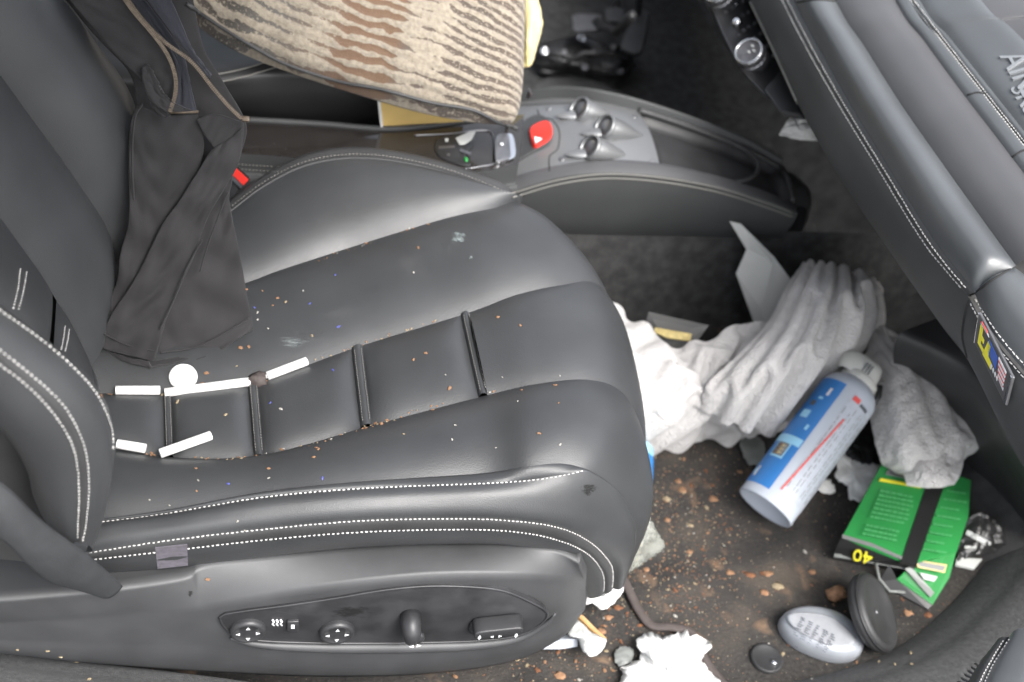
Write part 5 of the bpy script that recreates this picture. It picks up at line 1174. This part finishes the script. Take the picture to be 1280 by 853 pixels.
# ---- green packet
gp = thing('green_packet', 'crushed green cardboard packet with a black stripe and a yellow 40 on its end', 'packet', P(1130,670,z=0))
def plate_(name, px, m, parent, th=.006, lift=0., bev=.0):
    pp = [P(a, b, z=z+lift) for a, b, z in px]; mb = MB(); prism(mb, pp, (0,0,-th)); return mb.build(name, m, parent, smooth=False, bev=bev)
z1, z2 = .058, .050
plate_('front_face', [(1106,573,z1),(1168,590,z1),(1128,700,z2),(1053,670,z2)], 'green', gp, .006, bev=.001)
plate_('black_stripe', [(1164,588,z1),(1186,592,z1),(1146,706,z2),(1126,702,z2)], 'box_black', gp, .006, .0010)
plate_('side_face', [(1184,590,z1),(1214,600,z1-.01),(1211,645,.04),(1196,690,.036),(1141,704,z2),(1160,655,.050)], 'green_pale' if False else 'green', gp, .006, .0002, bev=.001)
e = plate_('end_face', [(1053,669,z2),(1130,698,z2),(1147,704,z2),(1144,712,.022),(1080,697,.016),(1043,694,.016),(1046,684,.03)], 'box_black', gp, .008, .0004)
plate_('grey_rim', [(1043,692,.019),(1080,696,.019),(1144,710,.025),(1144,714,.022),(1080,699,.014),(1043,696,.014)], 'box_grey', e, .002, .0030)
plate_('grey_rim', [(1053,668,z2),(1090,679,z2),(1128,696,z2),(1127,699,z2),(1090,683,z2),(1053,672,z2)], 'box_grey', gp, .002, .0016)
plate_('picture_patch', [(1116,576,z1),(1136,580,z1),(1132,598,z1),(1107,593,z1)], 'box_grey', gp, .001, .0012); plate_('picture_patch', [(1119,579,z1),(1134,582,z1),(1130,596,z1),(1112,592,z1)], 'gunmetal', gp, .001, .0018)
plate_('yellow_line', [(1101,598,z1),(1152,607,z1),(1151,610,z1),(1099,601,z1)], 'ink_yellow', gp, .001, .0012)
for k in range(11):
    y = 612+k*5.4
    if k == 7: continue
    x0 = 1101-k*2.1+(0 if k < 7 else -1); x1 = x0+45-(3 if k % 3 == 0 else 0); xx = x0
    while xx < x1-3:
        w = min(rnd.uniform(2.5, 8), x1-xx); yy = y+9*(xx-x0)/45; xx2 = xx+w; yy2 = y+9*(xx2-x0)/45
        plate_('print_line', [(xx,yy,.058),(xx2,yy2,.058),(xx2-.5,yy2+2.0,.058),(xx-.5,yy+2.0,.058)], 'green_pale', gp, .0008, .0009); xx = xx2+1.3
for k in range(8):
    y = 612+k*10.5; x0 = 1184-k*4.2; x1 = x0+24+(k % 2)*5; xx = x0
    while xx < x1-2:
        w = min(rnd.uniform(2.5, 7), x1-xx); ya = y+4*(xx-x0)/26; yb = y+4*(xx+w-x0)/26
        plate_('print_line', [(xx,ya,.052),(xx+w,yb,.051),(xx+w-.4,yb+1.8,.051),(xx-.4,ya+1.8,.052)], 'green_pale', gp, .0008, .0022); xx += w+1.2
# the number, printed upside down on the black end
P0 = P(1086,688,z=.034); ux = (P(1066,684,z=.034)-P0); uy = (P(1084,700,z=.028)-P0)
def tpatch(s, o, ux, uy, m, name, par):
    V, F = text_geo(s); n_ = ux.cross(uy).normalized(); n_ = n_ if n_.dot(CAM-o) > 0 else -n_
    mb = MB(); mb.add([o+ux*v.x+uy*v.y+n_*(.0095+(v.z/.02)*.0008) for v in V], F); mb.build(name, m, par, smooth=False)
tpatch('40', P(1091,686,z=.041), (P(1063,679,z=.041)-P(1091,686,z=.041))/1.15, (P(1088,701,z=.018)-P(1091,686,z=.041))/.75, 'ink_yellow', 'yellow_number', e)
for k in range(3): plate_('yellow_line', [(1070+k*4,674+k*3.4,.048-k*.003),(1112-k*5,686+k*1.2,.048-k*.003),(1111-k*5,688+k*1.2,.047-k*.003),(1070+k*4,675.6+k*3.4,.047-k*.003)], 'ink_yellow', e, .001, .0010)
# torn flap
plate_('torn_flap', [(1142,704,.036),(1196,688,.034),(1187,722,.020),(1166,756,.008),(1121,724,.016)], 'green', gp, .003, bev=.0008)
plate_('flap_edge', [(1121,724,.016),(1166,756,.008),(1160,762,.004),(1098,728,.006),(1112,706,.03)], 'box_black', gp, .003, -.001)
plate_('flap_stripe', [(1131,711,.026),(1139,709,.028),(1168,741,.012),(1163,747,.010)], 'box_grey', gp, .001, .0036)
plate_('flap_label', [(1145,700,.042),(1184,706,.034),(1181,716,.030),(1147,709,.036)], 'gold', gp, .001, .0034); plate_('flap_label', [(1148,702,.041),(1182,708,.034),(1179,714,.031),(1149,708,.036)], 'box_grey', gp, .001, .0040)
plate_('flap_label', [(1150,716,.030),(1172,721,.026),(1168,727,.022),(1155,724,.024)], 'card', gp, .001, .0036)
mb = MB(); tube_mb(mb, [P(1095,704,z=.022), P(1099,724,z=.010), P(1112,739,z=.006), P(1134,741,z=.006)], .0022, n=8); mb.build('torn_edge', 'box_grey', gp)
# dark wrapper beside the packet
dw = thing('dark_wrapper', 'crumpled black wrapper with pale lettering in the shadow right of the green packet', 'wrapper', P(1228,675,z=0))
G = cloth([[(1200,655,'z',.03),(1198,680,'z',.02),(1196,704,'z',.01)], [(1225,640,'z',.05),(1228,668,'z',.035),(1222,694,'z',.015)], [(1250,655,'z',.04),(1256,675,'z',.03),(1262,690,'z',.01)]], 30, 30, .006, 2.4, 71); solid(G); gridobj('wrapper_sheet', G, 'box_black', dw, solid=.0015)
bake()
for px in ([(1208,664),(1222,671),(1238,680),(1236,685),(1220,677),(1206,669)], [(1205,684),(1220,684),(1219,687),(1205,687)]):
    mb = MB(); prism(mb, [hit(a, b)[0]+Vector((0,0,.003)) for a, b in px], (0,0,-.001)); mb.build('pale_lettering', 'card', dw, smooth=False)
mb = MB(); prism(mb, [P(1196,697,z=.012), P(1228,699,z=.012), P(1218,711,z=.010), P(1195,706,z=.010)], (0,0,-.004)); loose('white_card_piece', 'small white card piece under the dark wrapper', 'card', mb.V, mb.F, 'card', smooth=False)
# torn white papers under the can and packet
def ragged(px, z, m, name, label, cat, seed, amp=3., n=70, lift=.004, amp2=.004):
    c = curve([Vector((a, b, 0)) for a, b in px], n, closed=True); rr = random.Random(seed); ctr = sum(c, Vector())/n
    V = [P(ctr.x, ctr.y, z=z+lift)]; R_n = 7
    for k in range(1, R_n+1):
        for i, q in enumerate(c):
            d = (q-ctr); jit = 1+amp/max(10, d.length)*noise.noise(Vector((i*.45, seed, 1)))*(1.6 if k == R_n else .2); e = ctr+d*(k/R_n)*jit
            zz = z+lift*(1-(k/R_n)**2)+amp2*noise.noise(Vector((e.x*.07, e.y*.09, seed)))+amp2*.6*noise.noise(Vector((e.x*.2, e.y*.2, seed))); V.append(P(e.x, e.y, z=max(.0015, zz)))
    F = [(0, 1+i, 1+(i+1) % n) for i in range(n)]
    for k in range(R_n-1):
        b = 1+k*n; F += [(b+i, b+n+i, b+n+(i+1) % n, b+(i+1) % n) for i in range(n)]
    return loose(name, label, cat, V, F, m, solid=.0012)
ragged([(1040,562),(1062,560),(1082,575),(1100,585),(1092,610),(1076,626),(1062,622),(1058,606),(1044,598),(1046,582)], .010, 'paper', 'torn_paper', 'torn white paper between the spray can and the green packet', 'paper', 3)
ragged([(1022,602),(1036,600),(1044,614),(1034,618),(1022,612)], .006, 'paper', 'paper_scrap', 'small white paper scrap just right of the spray can', 'paper', 5, 1.5, 40, .002, .002)
ragged([(1050,545),(1080,540),(1095,560),(1090,580),(1060,572)], .014, 'smudge', 'dark_rag', 'dark rag showing between the can and the towel', 'rag', 8, 2)
ragged([(925,550),(950,548),(956,575),(938,582),(930,570)], .008, 'box_grey', 'grey_scrap', 'grey scrap under the upper side of the spray can', 'scrap', 9, 2, 40, .004, .002)
ragged([(797,798),(812,792),(830,796),(850,791),(872,795),(890,806),(884,815),(876,822),(888,840),(902,872),(770,885),(776,850),(780,834),(795,826),(801,816),(796,808)], .012, 'paper', 'crumpled_tissue', 'bright white crumpled tissue at the bottom edge of the footwell', 'tissue', 18, 5., 130, .018, .013)
ragged([(770,812),(785,808),(792,818),(786,830),(772,832),(768,822)], .006, 'box_grey', 'grey_film_scrap', 'small bluish grey film scrap left of the crumpled tissue', 'scrap', 12, 2, 40, .002, .002)
# papers and stick poking out under the seat front
ragged([(733,744),(745,748),(762,738),(774,727),(779,738),(765,756),(752,762),(740,754),(731,756)], .030, 'paper', 'paper_strip', 'white paper strip poking out right under the seat corner', 'paper', 14, 1., 50, .004, .004)
ragged([(710,793),(722,776),(738,790),(757,800),(752,814),(738,821),(728,812),(722,798)], .030, 'card', 'curled_paper', 'curled off-white paper tongue below the front tip of the seat cover', 'paper', 16, 1., 50, .008, .004)
mb = MB(); prism(mb, [P(a, b, z=z) for a, b, z in ((722,770,.032),(728,768,.034),(745,785,.022),(759,798,.012),(752,798,.012),(738,786,.022))], (0,0,-.006)); loose('wood_splinter', 'thin tan wooden splinter beside the curled paper', 'splinter', mb.V, mb.F, 'wood', smooth=False, bev=.001)
mb = MB(); prism(mb, [P(a, b, z=z) for a, b, z in ((668,812,.02),(700,800,.02),(722,799,.02),(722,809,.012),(700,812,.010))], (0,.012,-.008)); loose('rail_end', 'light metal end of the seat rail under the side cover', 'rail', mb.V, mb.F, 'can_white', smooth=False, bev=.001)
# clear bag and blue bottle at the seat front
G = cloth([[(786,600,'z',.12),(780,650,'z',.10),(778,690,'z',.07),(776,722,'z',.03)], [(800,612,'z',.13),(802,655,'z',.11),(800,690,'z',.08),(785,718,'z',.03)], [(806,628,'z',.10),(816,655,'z',.08),(828,684,'z',.04),(804,706,'z',.02)]], 50, 36, .012, 3.4, 91, fine=.004, warp=1.2)
sheet('clear_bag', 'crinkled clear plastic bag squeezed in front of the seat', 'plastic bag', G, 'film', th=.0008)
G = cloth([[(784,640,'z',.06),(780,690,'z',.04),(778,712,'z',.02)], [(800,650,'z',.07),(800,690,'z',.05),(792,708,'z',.02)]], 24, 18, .006, 2, 93)
sheet('yellowed_paper', 'yellowish crumpled paper inside the clear plastic bag', 'paper', G, 'gold', th=.001, so=False)
bt = thing('blue_bottle', 'light blue bottle end showing behind the seat front', 'bottle', P(795,598,z=0))
c = P(790,594,z=.06); axb = Vector((.12,.5,.1)).normalized(); mb = MB(); lathe_mb(mb, c-axb*.03, axb, [(.001,-.004),(.020,-.003),(.027,.006),(.028,.04),(.028,.07),(.02,.08),(.001,.085)], n=32); mb.build('bottle_body', 'pale_blue', bt)
mb = MB(); lathe_mb(mb, c-axb*.03, axb, [(.0286,.02),(.0286,.055)], n=32); mb.build('bottle_label', 'blue', bt)
# strap on the floor
sp = [(776,716,.012),(786,738,.008),(800,765,.006),(815,782,.006),(840,784,.007),(862,790,.008),(872,806,.007),(884,830,.006),(905,856,.005)]
mb = MB(); tube_mb(mb, curve([P(a, b, z=z) for a, b, z in sp], 80), .0062, n=10, flat=.55); loose('dusty_cable', 'dusty brown cord snaking from under the seat across the floor', 'cord', mb.V, mb.F, 'strap')
# silver oval case
ms = thing('silver_case', 'silver oval plastic case with a printed pale label', 'case', P(1022,790,z=0))
def ovoid(px, z0, hgt, name, m, par, k=1.0, zt=None, n=48, prof=((1.,0),(1.02,.25),(1.,.55),(.93,.8),(.80,.95),(.5,1.03),(.02,1.05))):
    c = curve([P(a, b, z=z0) for a, b in px], n, closed=True); ctr = sum(c, Vector())/n; V = []
    for (s, h) in prof: V += [ctr+(q-ctr)*s*k+Vector((0,0,hgt*h)) for q in c]
    mb = MB(); mb.add(V, [(i*n+j, i*n+(j+1) % n, (i+1)*n+(j+1) % n, (i+1)*n+j) for i in range(len(prof)-1) for j in range(n)]); return mb.build(name, m, par)
ovoid([(972,782),(984,770),(1010,767),(1045,776),(1072,800),(1074,818),(1062,828),(1035,828),(1000,815),(980,800)], .002, .026, 'case_body', 'mouse', ms)
lb = ovoid([(986,768),(1012,766),(1042,773),(1066,794),(1066,806),(1042,808),(1008,795),(988,780)], .0285, .0012, 'case_label', 'case_print', ms, prof=((1.,0),(1.,.9),(.9,1.),(.02,1.05)))
rp = random.Random(3)
for k in range(9):
    for q in range(5):
        x0, y0 = 1002+q*9.5-k*1.4+rp.uniform(-1,1), 771+q*5.2+k*2.6; w = rp.uniform(3., 6.5); plate_('label_print', [(x0,y0,.0312),(x0+w,y0+w*.53,.0312),(x0+w-.4,y0+w*.53+.9,.0312),(x0-.4,y0+.9,.0312)], 'ink_grey', lb, .0004)
# black round tin standing on edge
tn = thing('black_round_case', 'black round plastic case tilted on its edge beside the silver one', 'case', P(1090,790,z=0))
c = P(1091,766,z=.040); axt = (RW @ Vector((.76,.36,.54))).normalized()
mb = MB(); lathe_mb(mb, c, axt, [(.001,-.014),(.036,-.014),(.046,-.011),(.051,-.005),(.052,.0),(.051,.0015),(.0515,.003),(.050,.008),(.046,.0105),(.042,.010),(.038,.0075),(.001,.006)], n=56)
mb.build('case_shell', 'rubber', tn)
mb = MB(); tube_mb(mb, [c+frame(axt)[0]*(.0512*math.cos(t))+frame(axt)[1]*(.0512*math.sin(t))+axt*.004 for t in [k*math.pi/32 for k in range(65)]], .0012, n=6, cap=False); mb.build('case_seam', 'dark', tn)
mb = MB(); lathe_mb(mb, c+axt*.0062, axt, [(.004,0),(.0035,.0008),(.0003,.0009)], n=14); mb.build('case_dot', 'gunmetal', tn)
# round dark disc on the floor
dc = thing('black_disc', 'small black plastic disc lying on the floor left of the silver case', 'disc', P(958,823,z=0))
c = P(958,824,z=.002); mb = MB(); lathe_mb(mb, c, Vector((0,0,1)), [(.021,-.001),(.021,.003),(.019,.0045),(.017,.003),(.0004,.003)], n=36); mb.build('disc_body', 'rubber', dc)
mb = MB(); lathe_mb(mb, P(968,828,z=.007), Vector((0,0,1)), [(.004,-.002),(.0035,.001),(.0004,.0015)], n=12); mb.build('disc_stud', 'chrome', dc)
V, F = blob_pts(P(1046,742,z=.010), .012, (1.2,.9,.7), 5, .3, 10, 7); loose('brown_pebble', 'reddish brown lump behind the black round case', 'lump', V, F, 'crumb_orange')
bake()
# ---- crumbs on the floor: larger ones one by one, grit as stuff
rnd = random.Random(23)
def floor_pt(px, py):
    l, n = hit(px, py)
    return l if l is not None and l.z < .012 else None
lab = {'crumb_orange': 'rust orange crumb on the dirty passenger floor', 'crumb_tan': 'pale tan crumb on the dirty passenger floor', 'crumb_brown': 'dark brown crumb on the dirty passenger floor', 'crumb_pale': 'whitish crumb on the dirty passenger floor'}
cnt = 0
zones = [(800,570,920,740,44),(740,700,880,800,38),(640,800,800,853,30),(870,640,1050,760,18),(1050,740,1180,800,8),(400,835,640,853,10),(880,770,1080,853,12)]
for x0, y0, x1, y1, n in zones:
    for k in range(n):
        a, b = rnd.uniform(x0, x1), rnd.uniform(y0, y1); l = floor_pt(a, b)
        if l is None: continue
        m = rnd.choice(['crumb_orange','crumb_orange','crumb_orange','crumb_tan','crumb_tan','crumb_tan','crumb_brown','crumb_brown','crumb_brown','crumb_brown','crumb_pale'])
        crumb(0, 0, .0012+.0032*rnd.random()**2.8, m, lab[m], lab[m].replace(' crumb', ' crumbs'), at=l); cnt += 1
for k, (px, py, r_) in enumerate(((854,613,6),(833,624,5.5),(892,624,7),(848,602,4.5),(834,650,4.5),(937,719,7),(960,717,6),(972,733,7),(912,716,5),(955,740,6),(1135,766,6),(1160,769,6),(1015,715,5),(863,657,4),(925,590,4),(751,790,6),(760,772,5),(772,760,5),(700,845,6),(760,730,5),(808,712,4),(862,690,4))):
    l = floor_pt(px, py)
    if l is None: continue
    V, F = blob_pts(l+Vector((0,0,.0002)), r_*.00080, (1.3,.95,.20), k*1.7, .55, 11, 7)
    loose('dirt_clump', 'flattened rusty brown dirt clump on the passenger floor', 'clump', V, F, ('crumb_orange','crumb_tan','crumb_brown')[k % 3 if k % 2 else 0], 'dirt clumps on the floor')
mb = MB()
for k in range(2300):
    z_ = rnd.random()
    if z_ < .45: a, b = rnd.gauss(850, 50), rnd.gauss(660, 70)
    elif z_ < .8: a, b = rnd.uniform(640, 900), rnd.uniform(700, 856)
    else: a, b = rnd.uniform(830, 1180), rnd.uniform(560, 850)
    l = floor_pt(a, b)
    if l is None: continue
    s = .0005+.0012*rnd.random()**2.2; q = rnd.random(); kk = 0 if q < .33 else 1 if q < .6 else 2 if q < .95 else 3
    V, F = blob_pts(l+Vector((0,0,s*.3)), s, (1,.7,.5), k % 17, .4, 5, 3); mb.add(V, F, kk)
gr = mb.build('floor_grit', None, None, mats=['crumb_orange','crumb_tan','crumb_brown','crumb_pale'], smooth=False); gr['kind'] = 'stuff'; gr['label'] = 'fine orange and tan grit scattered over the passenger floor'; gr['category'] = 'grit'
# a few specks on the left sill
for (px, py) in ((22,813),(76,822),(97,828),(112,850),(1098,828),(1118,831),(1139,831),(1138,817),(60,815)):
    l, n = hit(px, py)
    if l is not None: crumb(0, 0, .0026, 'crumb_tan', 'tiny tan speck on the grey carpeted sill', 'specks on the sill', 'speck', at=l+Vector((0,0,.001)))
